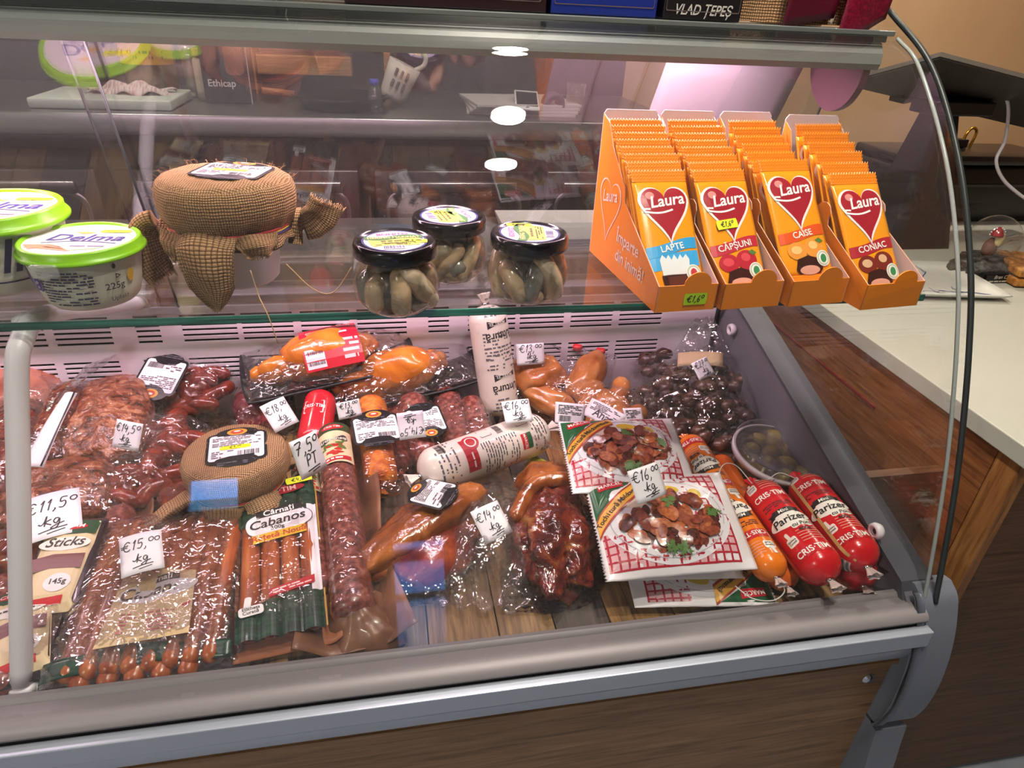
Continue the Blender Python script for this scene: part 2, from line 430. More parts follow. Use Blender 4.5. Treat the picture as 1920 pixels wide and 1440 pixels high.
# street wall with two openings: a low door pane and a window
OP = [(-1.12,-.83,.96,1.27), (-.06,.26,.02,.46)]
wf = []
for xa, xb, za, zb in [(X0,-1.12,0,ZC),(-.83,-.06,0,ZC),(.26,X1,0,ZC),(-1.12,-.83,0,.96),(-1.12,-.83,1.27,ZC),(-.06,.26,0,.02),(-.06,.26,.46,ZC)]:
    wf.append(box(xa,xb,Y0-.1,Y0,za,zb))
struct('wall_front', join(*wf), M_wallw)
M_pane = film('window_pane', (.96,.98,.99), .0, .0, .05, None)
M_frame = mat('window_frame_white', '#d5d7da', .4)
for i, (xa, xb, za, zb) in enumerate(OP):
    w = struct('window_%d' % (i+1), join(box(xa,xa+.02,Y0-.07,Y0-.02,za,zb),box(xb-.02,xb,Y0-.07,Y0-.02,za,zb),box(xa,xb,Y0-.07,Y0-.02,za,za+.02),box(xa,xb,Y0-.07,Y0-.02,zb-.02,zb)), M_frame)
    mk('pane', box(xa+.02,xb-.02,Y0-.05,Y0-.045,za+.02,zb-.02), M_pane, w, False)

# the street outside the windows
struct('ground_outside', box(-9,9,-12,Y0-.1,-.08,-.02), mat('pavement','#9aa6b4',.8))
struct('building_outside', join(box(-7,3,-10.6,-10,0,1.22), *[box(-6.8+.9*i_,-6.4+.9*i_,-9.99,-9.97,.55,.95) for i_ in range(10)]), mat('house_cream','#e4dcc0',.8))
struct('kerb_outside', box(-3,3,-4.2,-4.0,-.02,.10), mat('kerb_dark','#3c4654',.7))
M_lampw = mat('lamp_emitter', '#fff6e8', .5, emit=26, ecol='#fff3e4')
M_chrome = mat('chrome', '#c8c8cc', .12, 1.0)
for k, (lx, ly, wh) in enumerate([(.38,1.0,'nearest the back wall'), (.38,.48,'in the middle of the row'), (.38,.07,'nearest the street wall')]):
    t = thing('ceiling_light', 'round recessed ceiling spotlight '+wh, 'ceiling light', (lx,ly,ZC), 'ceiling spotlights')
    mk('trim_ring', lathe([(.052,0),(.068,0),(.068,-.006),(.056,-.012),(.052,-.006)], 32, False), M_chrome, t)
    mk('lamp_disc', lathe([(.001,-.004),(.052,-.004),(.052,-.001),(.001,-.001)], 32), M_lampw, t)
    l = bpy.data.lights.new('spot_glow', 'AREA'); l.shape = 'DISK'; l.size = .1; l.energy = 9; l.color = (1,.90,.78); l.spread = radians(150)
    lo = bpy.data.objects.new('spot_glow', l); COL.objects.link(lo); lo.location = (lx,ly,ZC-.02); 
# unseen spotlights; the far-left one is added fill for the wood front
for lx, ly, wh in [(1.75,2.0,'over the right-hand counter'), (-1.95,-1.3,'far to the left, added as fill for the wood front'), (-1.0,1.9,'over the rear workbench')]:
    t = thing('ceiling_light', 'round recessed ceiling spotlight '+wh, 'ceiling light', (lx,ly,ZC), 'ceiling spotlights')
    mk('trim_ring', lathe([(.052,0),(.068,0),(.068,-.006),(.056,-.012),(.052,-.006)], 32, False), M_chrome, t)
    mk('lamp_disc', lathe([(.001,-.004),(.052,-.004),(.052,-.001),(.001,-.001)], 32), M_lampw, t)
    l = bpy.data.lights.new('spot_glow', 'AREA'); l.shape = 'DISK'; l.size = .1; l.energy = 34 if ly < 0 else 11; l.color = (1,.93,.84) if ly < 0 else (1,.88,.74); l.spread = radians(150)
    lo = bpy.data.objects.new('spot_glow', l); COL.objects.link(lo); lo.location = (lx,ly,ZC-.02)

# ================================================================== THE DISPLAY CASE
XL, XR = -1.15, .66
DZ = .785                                        # deck level
SZ = 1.163                                       # top of the glass shelf
M_woodf = wood_mat('case_wood', [(.25,'#5e4631'),(.5,'#846446'),(.75,'#987857')], 0, 9, .5, stretch=16)
M_alu = mat('aluminium_rail', '#b2bac8', .38, .5, bump=(60,.05,.001,(.2,20,20)))
M_alu2 = mat('aluminium_lip', '#837e80', .5, .15)
M_dark = mat('dark_groove', '#17161a', .6)
M_grey = mat('end_plastic', '#6e7480', .45)
M_greyw = mat('end_wall_grey', '#6d6b74', .5, stops=[(.3,'#64626b'),(.7,'#75737c')], scale=8)
M_canopy = mat('canopy_plastic', '#8b918e', .38)
M_white = mat('white_enamel', '#e9e4ea', .35)
M_ventw = mat('vent_panel_enamel', '#e6dde6', .4)
M_glass = film('case_glass', (.985,.992,.988), .0, .004, .045, None, (.8,.8,.82))
M_rglass = film('rear_glass', (.88,.88,.89), .0, .008, .11, None, (.7,.65,.68))
M_sglass = film('shelf_glass', (.95,.985,.97), .0, .004, .05, None)
M_sedge = mat('shelf_glass_edge', '#0f5a4e', .12, spec=.8, stops=[(.35,'#0b3f38'),(.6,'#1d7868'),(.8,'#54b3a0')], scale=14, stretch=(.6,6,30))
M_gedge = mat('glass_edge_grey', '#9aa3a0', .15)
M_gask = mat('rubber_gasket', '#252c2c', .4)
case = thing('display_case', 'curved-glass refrigerated deli display case with wood front and glass shelf', 'display case', (0,0,0))

fp = mk('front_panel', box(XL,.637,.477,.50,.10,.748,.001), M_woodf, case, False)
mk('panel_moulding', box(XL,.637,.470,.478,.715,.722), M_woodf, fp, False)
sp_ = aty(1628,1272,.477)
mk('screw', xf(lathe([(.0001,.004),(.006,.0035),(.009,.001),(.0095,0)],20), Matrix.Translation(sp_)@Matrix.Rotation(radians(90),4,'X')), M_chrome, fp)
mk('plinth', box(XL,.637,.53,1.1,0,.10), M_dark, case, False)
lip = [(.513,.786),(.5135,.806),(.5105,.812),(.504,.8145),(.4995,.8125),(.498,.8105),(.486,.8135),(.474,.812),(.467,.8085),(.464,.803),(.466,.798),(.470,.797),(.470,.786)]
sharp(mk('front_rail', prism(lip, XL, .643), M_alu2, case), 40)
mk('rail_groove', box(XL,.643,.467,.475,.742,.800), M_dark, case, False)
mk('rail_strip', box(XL,.646,.453,.466,.768,.794,.0015), M_alu, case, False)
mk('rail_strip', box(XL,.640,.457,.468,.7445,.764,.003), M_alu, case, True)
# deck of wooden-looking planks
deck = mk('deck', box(XL,.625,.513,1.085,.755,.779), M_dark, case, False)
PLK = [wood_mat('plank_wood_%d' % i, st, 1, 10, .5, stretch=14) for i, st in enumerate([
    [(.3,'#4d3a29'),(.55,'#8a6a44'),(.8,'#a88556')], [(.3,'#3a2f27'),(.55,'#655545'),(.8,'#8a7a67')],
    [(.3,'#5a4028'),(.55,'#96703f'),(.8,'#b88f57')], [(.3,'#2f2722'),(.55,'#4e423a'),(.8,'#6a5d52')]])]
x = XL+.003; k = 0; Rp = random.Random(3)
while x < .62:
    w = Rp.choice((.055,.07,.085)); x2 = min(x+w, .624)
    mk('plank', box(x, x2-.0015, .514, 1.084, .7785, .785+Rp.uniform(-.0006,0), .0006), PLK[(k*7+k//3) % 4], deck, False); x = x2; k += 1
# rear panel with real air slots
ROWS = [.982,.9724,.9637,.956,.9471,.9373,.9273, .8920,.8830,.8740,.8650,.8560]
COLS = []
for base in (-1.149, -.670, -.191+.0, .288):
    pass
for p in range(-2, 2):
    o_ = .479*p
    for a, b in [(.235,.318),(.331,.412),(.425,.51),(.548,.585),(.14,.227)]:
        COLS.append((a+o_, b+o_))
COLS = sorted(c for c in COLS if c[0] > XL+.02 and c[1] < .53)
zs = sorted(ROWS); SH = .0046; pv = []
zc = .765
for z in zs:
    pv.append(box(XL,.625,1.085,1.088,zc,z-SH/2))
    xx = XL
    for a, b in COLS: pv.append(box(xx,a,1.085,1.088,z-SH/2,z+SH/2)); xx = b
    pv.append(box(xx,.625,1.085,1.088,z-SH/2,z+SH/2)); zc = z+SH/2
pv.append(box(XL,.625,1.085,1.088,zc,.998)); pv.append(box(XL,.625,1.085,1.12,.995,.999))
vent = mk('vent_panel', join(*pv), M_ventw, case, False)
mk('duct_liner', box(XL,.625,1.102,1.106,.76,.995), mat('duct_black','#0c0b0e',.8), vent, False)
# side wall inside, its sloped cap, bumper rollers
ew = [(.48,.10),(.485,.812),(.505,.829),(.682,.882),(.972,.970),(1.13,1.015),(1.13,.10)]
ewo = mk('end_wall', prism(ew, .625, .664), M_greyw, case, False)
mk('corner_seal', box(.6185,.6255,1.0785,1.0855,.785,.99), mat('seal_black','#0d0d10',.5), ewo, False)
cap = [(.49,.810),(.503,.8335),(.683,.8865),(.973,.9745),(1.14,1.021),(1.14,1.015),(.972,.968),(.682,.88),(.507,.828),(.497,.808)]
mk('end_cap', prism(cap, .622, .668), mat('end_cap_dark','#4f505a',.45), ewo, False)
def roller(P_):
    M_ = Matrix.Translation(P_)@Matrix.Rotation(radians(-90),4,'Y')
    mk('bumper_roller', xf(lathe([(.0045,.004),(.0045,.010),(.0075,.0125),(.0105,.011),(.0115,.006),(.0095,.001),(.006,0)],24,False),M_), M_white, ewo)
    mk('roller_hub', xf(lathe([(.0001,.008),(.0044,.008),(.0044,0)],16,False),M_), M_dark, ewo)
d_ = ray(1378,618); roller(CAM+d_*(.625/d_.x))
d_ = ray(1651,995); roller(CAM+d_*(.625/d_.x))
# plastic end moulding that curves down the front corner
mo = [(.497,.833),(.480,.822),(.4695,.800),(.4600,.773),(.4515,.735),(.4465,.69),(.4475,.645),(.4540,.612),(.4605,.600)]
mo = [(p.x,p.y) for p in spline([(a,b,0) for a,b in mo], 4)]
mo2 = [(.4545,.592),(.4505,.56),(.4440,.52),(.4360,.45),(.433,.38),(.437,.30),(.45,.2),(.47,.1)]
sharp(mk('end_moulding', prism(mo+[(.495,.598),(.4985,.69),(.503,.78),(.510,.830)], .637, .690), M_grey, case), 35)
sharp(mk('end_moulding', prism(mo2+[(.50,.1),(.495,.592)], .637, .686), M_grey, case), 35)
mk('moulding_lip', prism([(a-.003,b) for a,b in mo[2:]]+[(a+.002,b) for a,b in reversed(mo[2:])], .629, .640), mat('end_plastic_dark','#565c68',.4), case, True)
# curved front glass
PR = [(.479,.816),(.504,.909),(.535,1.009),(.579,1.122),(.623,1.212),(.692,1.312),(.782,1.402),(.836,1.431)]
prof = [(p.x,p.y) for p in spline([(a,b,0) for a,b in PR], 10)]
def offs(pr, t):
    out = []
    for i, (a, b) in enumerate(pr):
        p, q = pr[max(i-1,0)], pr[min(i+1,len(pr)-1)]; dx, dy = q[0]-p[0], q[1]-p[1]; L = sqrt(dx*dx+dy*dy); out.append((a+dy/L*t, b-dx/L*t))
    return out
inn = offs(prof, .006)
mk('front_glass', prism(prof+inn[::-1], XL+.01, .6440), M_glass, case, True); sharp(bpy.data.objects['front_glass'], 50)
eg = offs(prof,.003)
mk('glass_edge', tube([(.6445,a,b) for a,b in eg], .0024, 8), M_gedge, case)
PR2 = PR[:-1]+[(.888,1.4585)]
gpath = [(p.x,p.y) for p in spline([(a,b,0) for a,b in PR2], 10)]
end_poly = gpath+[(.90,1.44),(1.0,1.40),(1.07,1.02),(.972,.968),(.682,.880),(.507,.829)]
mk('end_glass', prism(end_poly, .654, .660), M_glass, case, False)
mk('gasket', tube([(.657,a-.001,b+.001) for a,b in gpath], .0034, 10), M_gask, case)
# top: canopy with the lamp, top plate
cn = [(.8440,1.3925),(.8365,1.392),(.833,1.399),(.834,1.411),(.842,1.422),(.858,1.4285),(1.10,1.4285),(1.10,1.392),(.99,1.392),(.985,1.418),(.846,1.418)]
sharp(mk('canopy', prism(cn, XL, .628), M_canopy, case), 30)
mk('canopy_seam', box(XL,.628,.8355,.8375,1.4235,1.4305), M_gask, case, False)
mk('top_plate', box(XL,.640,.838,1.14,1.4305,1.4365,.001), mat('top_plate_grey','#7d8482',.25,.3), case, False)
mk('canopy_end_plate', prism([(p.x,p.y) for p in spline([(a,b,0) for a,b in [(.84,1.40),(.845,1.37),(.865,1.345),(.90,1.335),(.935,1.35),(.955,1.375),(.96,1.40)]],5)], .612, .622), mat('end_plate_enamel','#7a5260',.5), case, False)
M_tube = mat('pink_tube', '#ffd0dc', .4, emit=3.0, ecol='#ffb9cb')
mk('lamp_tube', tube([(XL+.02,.872,1.411),(.50,.872,1.411)], .007, 12), M_tube, case)
mk('lamp_holder', box(.500,.512,.860,.885,1.402,1.418,.002), M_white, case, False)
# glass shelf on white arms
SF, SB = .648, .955
mk('shelf_glass', box(XL+.01,.640,SF+.0015,SB,SZ-.008,SZ-.0002), M_sglass, case, False)
mk('shelf_edge', box(XL+.01,.640,SF,SF+.0015,SZ-.008,SZ-.0002), M_sedge, case, False)
def arm(xo):
    A = Vector((-.399+xo,.530,.803)); B = Vector((-.357+xo,.640,1.115))
    path = [A, A.lerp(B,.3), A.lerp(B,.7), B, B+Vector((.004,.018,.024)), B+Vector((.004,.055,.030)), Vector((-.366+xo,.80,1.11)), Vector((-.384+xo,1.075,1.003))]
    mk('shelf_arm', tube(spline(path,6), .0105, 14), M_white, case)
    mk('shelf_pad', tr(lathe([(.0001,.008),(.007,.008),(.016,.004),(.017,0),(.0001,0)],24), -.355+xo,.69,1.1465), M_white, case)
    mk('arm_bracket', box(-.405+xo,-.365+xo,1.068,1.085,.985,1.02,.003), M_white, case, False)
    mk('arm_foot', tr(lathe([(.0001,.006),(.012,.006),(.016,0)],20), A.x, A.y, .797), M_white, case)
arm(0); arm(-.6)
# rear sliding glass doors, leaning forward to the canopy
def rearpane(xa, xb, dy):
    y0, z0, y1, z1 = 1.048+dy, 1.004, .925+dy, 1.392
    V = [(x,y,z) for (y,z) in ((y0,z0),(y1,z1),(y1+.004,z1+.002),(y0+.004,z0+.002)) for x in (xa,xb)]
    F = [(0,1,3,2),(2,3,5,4),(4,5,7,6),(6,7,1,0),(0,2,4,6),(1,7,5,3)]
    mk('rear_door', (V,F), M_rglass, case, False)
    for xe in (xa, xb): mk('door_edge', tube([(xe,y0,z0),(xe,y1,z1)], .0018, 6), M_gask, case)
rearpane(XL,-.325,.0); rearpane(-.355,.645,.016)
M_steel = mat('brushed_steel', '#a9a5a8', .30, .9, bump=(50,.06,.001,(.3,25,25)))
M_track = mat('door_track', '#b9b3ba', .3, .8)
for yy, zz in ((1.046,.9945),(1.075,.9995),(1.110,.9995),(1.135,.9995)):
    mk('door_track', box(XL,.645,yy,yy+.006,zz,zz+.010), M_track, case, False)
mk('rear_ledge', box(XL,.645,1.12,1.25,.975,.9985), mat('rear_ledge_dark','#2c282c',.35,.2), case, False)
mk('rear_worktop', box(XL,.645,1.25,1.60,.955,.985,.003), M_steel, case, False)
for yy in (1.262,1.29,1.32): mk('worktop_rib', box(XL,.645,yy,yy+.010,.985,.990,.002), M_track, case, False)
mk('case_back', box(XL,.645,1.12,1.58,.10,.955), mat('case_back_grey','#57565a',.5), case, False)

# ================================================================== BEHIND THE CASE
bench = thing('steel_workbench', 'stainless steel refrigerated workbench behind the glass case', 'workbench', (0,0,0))
BX0, BX1, BY, BZ = -2.2, .90, 1.95, 1.153
mk('bench_top', box(BX0,BX1,BY,2.58,BZ-.052,BZ,.004), M_steel, bench, True)
M_benchd = mat('bench_door_steel', '#5a5457', .35, .7, bump=(40,.05,.001,(20,20,.4)))
mk('bench_body', box(BX0,BX1,BY+.03,2.56,.10,BZ-.052), mat('bench_body_dark','#383437',.5,.4), bench, False)
for i, xa in enumerate([-2.14,-1.44,-.70,-.02,.48]):
    xb = [-1.48,-.74,-.06,.44,.88][i]
    dr = mk('bench_door', box(xa,xb,BY+.008,BY+.03,.30,1.015,.006), M_benchd, bench, True)
    o = rrect(xb-xa-.06,.60,.05,6); o2 = rrect(xb-xa-.075,.585,.045,6)
    cx_ = (xa+xb)/2; nn = len(o)
    V = [(cx_+a,BY+.008,.66+b) for a,b in o]+[(cx_+a,BY+.003,.66+b) for a,b in o2]+[(cx_+a*.985,BY+.008,.66+b*.985) for a,b in o2]
    F = [(i_,(i_+1)%nn,nn+(i_+1)%nn,nn+i_) for i_ in range(nn)]+[(nn+i_,nn+(i_+1)%nn,2*nn+(i_+1)%nn,2*nn+i_) for i_ in range(nn)]
    mk('door_bead', (V,F), M_track, dr)
    mk('door_handle', box(xa+.05,xb-.05,BY-.008,BY+.008,.955,.985,.004), M_steel, dr)
mk('bench_leg', box(BX0+.03,BX0+.08,BY+.05,BY+.10,0,.10), M_steel, bench, False)
mk('bench_leg', box(BX1-.08,BX1-.03,BY+.05,BY+.10,0,.10), M_steel, bench, False)
mk('backsplash', box(BX0,BX1,2.575,2.60,BZ-.05,1.75), mat('backsplash_dark','#3b3236',.4,.2), bench, False)

# things on the bench
BT = BZ+.0005
def on_bench(px, py): return atz(px, py, BT)
cb = atz(105,209,BT); cb2 = atz(330,209,BT)
cbx0, cbx1 = -.86, -.565
o = mk('cutting_board', tr(box(-.17,.17,-.12,.12,0,.026,.005), -.70, 2.12, BT), mat('board_green_white','#c3cdc4',.45), None, True); tag(o, 'pale green plastic cutting board on the steel workbench', 'cutting board')
def clothf(u, v):
    x_, y_ = (u-.5)*.20, (v-.5)*.09
    return (-.66+x_+.01*sin(v*9), 2.13+y_+.008*sin(u*7), BT+.030+.022*(1-(2*u-1)**2)*(1-(2*v-1)**4)+.007*sin(u*17+v*5)+.005*nz(u,v,0,6,3))
o = mk('dish_cloth', sheet(40,20,clothf,.003), mat('cloth_pink_white','#c9b4b4',.9,stops=[(.4,'#b58f95'),(.55,'#d6cbc6')],scale=30,stretch=(6,1,1)), None); tag(o, 'crumpled white and pink dish cloth lying on the cutting board', 'cloth')
M_gj = film('bench_jar_glass', (.93,.88,.75), .02, .03, .06, None)
def bench_jar(px, w, h, label, lidc, bodyc, labc, txt=None, y=2.34):
    p = aty(px, 150, y); t = thing('jar', label, 'jar', (p.x,y,BT), 'jars on the workbench')
    r = w/2
    mk('jar_contents', lathe([(.001,.004),(r*.92,.004),(r*.95,h*.2),(r*.95,h*.8),(r*.8,h*.86),(.001,h*.86)],28), bodyc, t)
    mk('jar_glass', lathe([(.001,0),(r*.96,0),(r,h*.06),(r,h*.8),(r*.85,h*.9),(r*.82,h)],28), M_gj, t)
    mk('jar_lid', lathe([(r*.86,h*.90),(r*.88,h*.91),(r*.88,h*1.03),(r*.8,h*1.05),(.001,h*1.05)],28), lidc, t)
    if labc:
        lb = mk('jar_label', grid(20,2,lambda u,v: ((r+.001)*sin((u-.5)*2.6),-(r+.001)*cos((u-.5)*2.6),h*(.42+.3*v))), labc, t)
        if txt: decal('label_text', print2(-r*.8,r*.8,h*.48,h*.62,2,3), P('#6a2a10'), lb, lambda u,v,hh: Vector(((r+.0015)*sin(u/r),-(r+.0015)*cos(u/r),v)), .0)
    return t
bench_jar(287, .15, .20, 'large jar of gherkins with a yellow lid and yellow label behind the cutting board', mat('lid_yellow','#d9b62a',.4), mat('gherkin_mix','#6a5a2c',.4,stops=[(.35,'#4c3a1c'),(.6,'#8a7430')],scale=30), mat('label_yellow','#e0a526',.5), 'CASTRAVETI')
bench_jar(362, .045, .16, 'slim steel pepper mill beside the yellow-lidded jar', M_chrome, M_steel, None, None, 2.28)
bench_jar(386, .060, .13, 'white salt shaker with an orange cap on the workbench', mat('cap_orange','#b87a3a',.4), mat('salt_white','#d6cfce',.8), None, None, 2.22)
bx = aty(425,160,2.16)
t = thing('dark_carton', 'tall dark carton with white lettering and a brown bag picture on the workbench', 'carton', (bx.x,2.16,BT))
mk('carton_body', box(-.062,.062,0,.10,0,.20,.002), mat('carton_dark','#241b22',.4), t, False)
decal('carton_text', mv2(text2('Ethicap',.026,.012),-.012,.045), P('#e4e0e2'), t, lambda u,v,h: Vector((u,-.0006-h,v)))
decal('bag_picture', mv2(star2(rrect(.050,.10,.015)),.028,.125), mat('bag_brown_print','#7d5148',.6), t, lambda u,v,h: Vector((u,-.0004-h,v)))
mk('carton_seam', box(.0615,.064,-.001,.003,0,.20), P('#b8b0b4'), t, False)
wcx = aty(600,150,2.36)
t = thing('wooden_crate', 'open light wooden crate unit against the backsplash', 'crate', (wcx.x,2.36,BT))
M_cw = wood_mat('crate_wood', [(.3,'#8a5a2c'),(.6,'#b98445'),(.8,'#cf9d5c')], 0, 12, .55)
mk('crate_side', box(-.30,-.19,0,.14,0,.30,.003), M_cw, t, False)
mk('crate_board', box(-.185,.10,.0,.14,.06,.115,.003), M_cw, t, False)
mk('crate_rail', box(-.185,.20,.0,.14,.145,.165,.003), mat('crate_rail_pale','#cdb88a',.5), t, False)
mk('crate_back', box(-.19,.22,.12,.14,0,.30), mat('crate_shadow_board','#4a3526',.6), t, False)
mk('crate_side', box(.20,.22,0,.14,0,.30,.003), M_cw, t, False)
bl = aty(703,190,2.06)
t = thing('water_bottle', 'small clear bottle with a blue cap on the workbench', 'bottle', (bl.x,2.06,BT))
mk('bottle_body', lathe([(.001,0),(.019,0),(.021,.004),(.021,.05),(.019,.055),(.010,.068),(.010,.074)],24), film('bottle_clear',(.75,.82,.9),.02,.03,.07,None), t)
mk('bottle_cap', lathe([(.0125,.070),(.0125,.086),(.001,.087)],24), mat('cap_blue','#2430b8',.4), t)
# white slotted clog hanging above the bench on a hook
cg = aty(750,145,2.2)
t = thing('slotted_holder', 'white slotted plastic utensil holder above the workbench', 'utensil holder', Matrix.Translation(cg)@Matrix.Rotation(radians(25),4,'Y'))
M_cream = mat('plastic_cream', '#d9cfc6', .4)
mk('holder_cup', lathe([(.001,-.07),(.03,-.068),(.040,-.05),(.045,.0),(.048,.04),(.045,.04),(.041,0),(.001,-.055)],28), M_cream, t)
for i in range(3):
    for j in range(2): mk('slot', box(-.022+i*.017,-.014+i*.017,-.050,-.040,-.03+j*.032,-.008+j*.032,.002), mat('slot_dark','#6d635e',.6), t, False)
mk('holder_hook', tube(spline([(.03,0,.035),(.05,0,.06),(.045,0,.085),(.02,0,.09),(.0,.0,.07)],6), .007, 10), M_cream, t)
mk('holder_stem', box(-.012,.012,-.002,.375+.0,.07,.085,.003), M_cream, t, False)
pan = aty(640,195,2.12)
t = thing('frying_pan', 'dark round pan with a wooden knob handle on the workbench', 'pan', (pan.x,2.14,BT))
mk('pan_bowl', lathe([(.001,0),(.10,0),(.135,.03),(.14,.034),(.135,.036),(.10,.006),(.001,.006)],40), mat('pan_black','#1b181b',.3,.4), t)
mk('pan_handle', tube([(-.13,-.02,.034),(-.21,-.05,.045)],.010,10), mat('handle_brown','#a0633c',.4), t)
ph = aty(992,200,2.05)
t = thing('magazine_stack', 'stack of white papers and magazines on the workbench', 'paper stack', (ph.x,2.16,BT))
for i in range(4): mk('magazine', xf(box(-.17,.15,-.12,.12,i*.008,i*.008+.0075,.001), Matrix.Rotation(radians(-6+4*i),4,'Z')), mat('paper_grey_white','#bdb6b6',.7), t, False)
t = thing('white_phone', 'white smartphone with a dark screen lying on the paper stack', 'phone', Matrix.Translation((ph.x,2.09,BT+.033))@Matrix.Rotation(radians(14),4,'X')@Matrix.Rotation(radians(-8),4,'Z'))
mk('phone_body', box(-.036,.036,-.070,.070,0,.008,.003), mat('phone_white','#e2dfe4',.3), t, True)
mk('phone_screen', box(-.031,.031,-.052,.055,.008,.0085), mat('phone_glass','#241f26',.1), t, False)
mk('home_button', tr(lathe([(.001,.0006),(.005,.0006),(.005,0)],16),0,-.061,.008), mat('button_grey','#77727a',.4), t)
rl = aty(1040,190,2.05)
t = thing('tape_roll', 'dark tape roll standing beside the phone on the workbench', 'tape roll', Matrix.Translation((rl.x,2.07,BT+.032))@Matrix.Rotation(radians(90),4,'X'))
mk('tape', lathe([(.014,-.02),(.032,-.02),(.032,.02),(.014,.02),(.014,-.02)],32,False), mat('tape_dark','#2a1a1e',.35), t)
mk('tape_core', lathe([(.011,-.021),(.014,-.021),(.014,.021),(.011,.021),(.011,-.021)],32,False), mat('core_red','#7c2a22',.6), t)
cp = aty(1085,190,2.08)
t = thing('glass_tumbler', 'small clear glass tumbler at the right end of the workbench', 'tumbler', (cp.x,2.12,BT))
mk('tumbler_glass', lathe([(.001,0),(.024,0),(.030,.085),(.0285,.085),(.023,.005),(.001,.005)],28), M_gj, t)
# papers on the rear worktop of the case
wt = atz(1030,412,.986)
t = thing('wrapping_paper', 'stack of white wrapping paper sheets on the rear worktop', 'paper stack', Matrix.Translation((wt.x,1.44,.9855))@Matrix.Rotation(radians(-3),4,'Z'))
for i in range(5): mk('sheet', xf(box(-.14,.20,-.11,.11,i*.006,i*.006+.0055,.001), Matrix.Rotation(radians((i-2)*1.2),4,'Z')), mat('paper_white','#d9d3d2',.7), t, False)
mk('red_folder', box(-.165,-.10,-.10,-.05,-.0,.004), P('#a8202c'), t, False)
# white sheet taped to the back of the rear doors
A = aty(1165,122,.89); 
def papf(u, v):
    z_ = 1.215+.17*v; y_ = 1.048+.016-(z_-1.004)*.317+.012+.003*sin(u*5); return (.372+.205*u+.02*v, y_, z_)
o = mk('notice_paper', sheet(10,8,papf,.0006), mat('notice_white','#e8dce2',.7), None); tag(o, 'white notice sheet stuck to the rear glass above the chocolate trays', 'paper sheet')

# ================================================================== THE COUNTER ON THE RIGHT
CX, CY, CZ = .932, .655, .905
M_woods = wood_mat('counter_side_wood', [(.25,'#5c3620'),(.5,'#8a5734'),(.75,'#a9713f')], 1, 8, .42, stretch=16)
M_woode = wood_mat('counter_edge_wood', [(.25,'#6b4122'),(.5,'#9c6a3c'),(.75,'#b98650')], 2, 8, .45, stretch=14)
M_woodr = wood_mat('counter_front_wood', [(.25,'#3b2615'),(.5,'#5f4128'),(.75,'#6f5034')], 0, 8, .45, stretch=18)
counter = thing('shop_counter', 'wood-clad shop counter with a white top right of the display case', 'counter', (0,0,0))
mk('counter_top', box(CX-.006,2.9,CY-.008,2.45,CZ-.032,CZ,.002), mat('counter_white','#bcbdb0',.45), counter, False)
mk('side_panel', box(CX,CX+.02,CY+.045,2.44,.02,CZ-.032), M_woods, counter, False)
mk('corner_strip', box(CX-.001,CX+.02,CY,CY+.043,.02,CZ-.032,.001), M_woode, counter, False)
mk('counter_front', box(CX+.02,2.88,CY+.002,CY+.02,.02,CZ-.032), M_woodr, counter, False)
mk('toe_kick', box(CX+.03,2.85,CY+.05,2.4,0,.02), M_dark, counter, False)
mk('filler_panel', box(.69,.93,CY+.11,CY+.128,.02,.78), M_woodr, counter, False)
mk('warning_stripe', prism([(1.50,.80),(1.50,.835),(1.47,.815)], CX-.0016, CX-.0004), P('#a81c30'), counter, False)
mk('red_line', box(CX-.0014,CX-.0004,.96,1.47,.785,.7885), P('#8c2430'), counter, False)
CT = CZ+.0004
# tablet on a black pedestal stand
s0 = atz(1700,470,CT)
t = thing('tablet_stand', 'black tapered pedestal stand carrying a tablet on the counter', 'tablet stand', (s0.x+.04, s0.y+.06, CT))
M_blk = mat('stand_black', '#151214', .38)
ht = .34
V = [(-.10,-.05,0),(.10,-.05,0),(.10,.09,0),(-.10,.09,0),(-.028,.02,ht),(.045,.02,ht),(.045,.07,ht),(-.028,.07,ht)]
mk('pedestal', (V,[(0,3,2,1),(4,5,6,7),(0,1,5,4),(1,2,6,5),(2,3,7,6),(3,0,4,7)]), M_blk, t, False)
mk('stand_head', box(-.05,.13,.0,.09,ht-.005,ht+.03,.004), M_blk, t, False)
Mt = Matrix.Translation((s0.x+.09,s0.y+.075,CT+ht+.045))@Matrix.Rotation(radians(9),4,'Y')@Matrix.Rotation(radians(-16),4,'X')
t2 = thing('tablet', 'tablet with a silver rim seen from behind on the pedestal stand', 'tablet', Mt)
mk('tablet_back', box(-.27,.40,-.17,.15,0,.010,.004), mat('tablet_dark','#3b3533',.4), t2, False)
mk('tablet_rim', join(box(-.272,.402,-.172,-.170,.003,.012),box(-.272,.402,.150,.152,.003,.012),box(-.272,-.270,-.17,.15,.003,.012),box(.400,.402,-.17,.15,.003,.012)), mat('tablet_silver','#c9c4bc',.3,.7), t2, False)
for xx in (-.10,.04): mk('clamp', join(box(xx,xx+.05,.115,.158,-.008,-.001,.001),box(xx,xx+.05,.152,.160,-.008,.026,.001),box(xx+.004,xx+.046,.138,.160,.0165,.026,.001)), M_blk, t2, False)
c0 = aty(1870,160,1.62)
cp_ = [aty(1868,165,1.60),aty(1890,195,1.58),aty(1885,260,1.56),aty(1868,300,1.54),aty(1880,335,1.53),aty(1908,362,1.52),aty(1935,380,1.51)]
o = mk('charging_cable', tube(spline(cp_,6), .0042, 8), M_white, None); tag(o, 'thin white charging cable hanging from the tablet', 'cable')
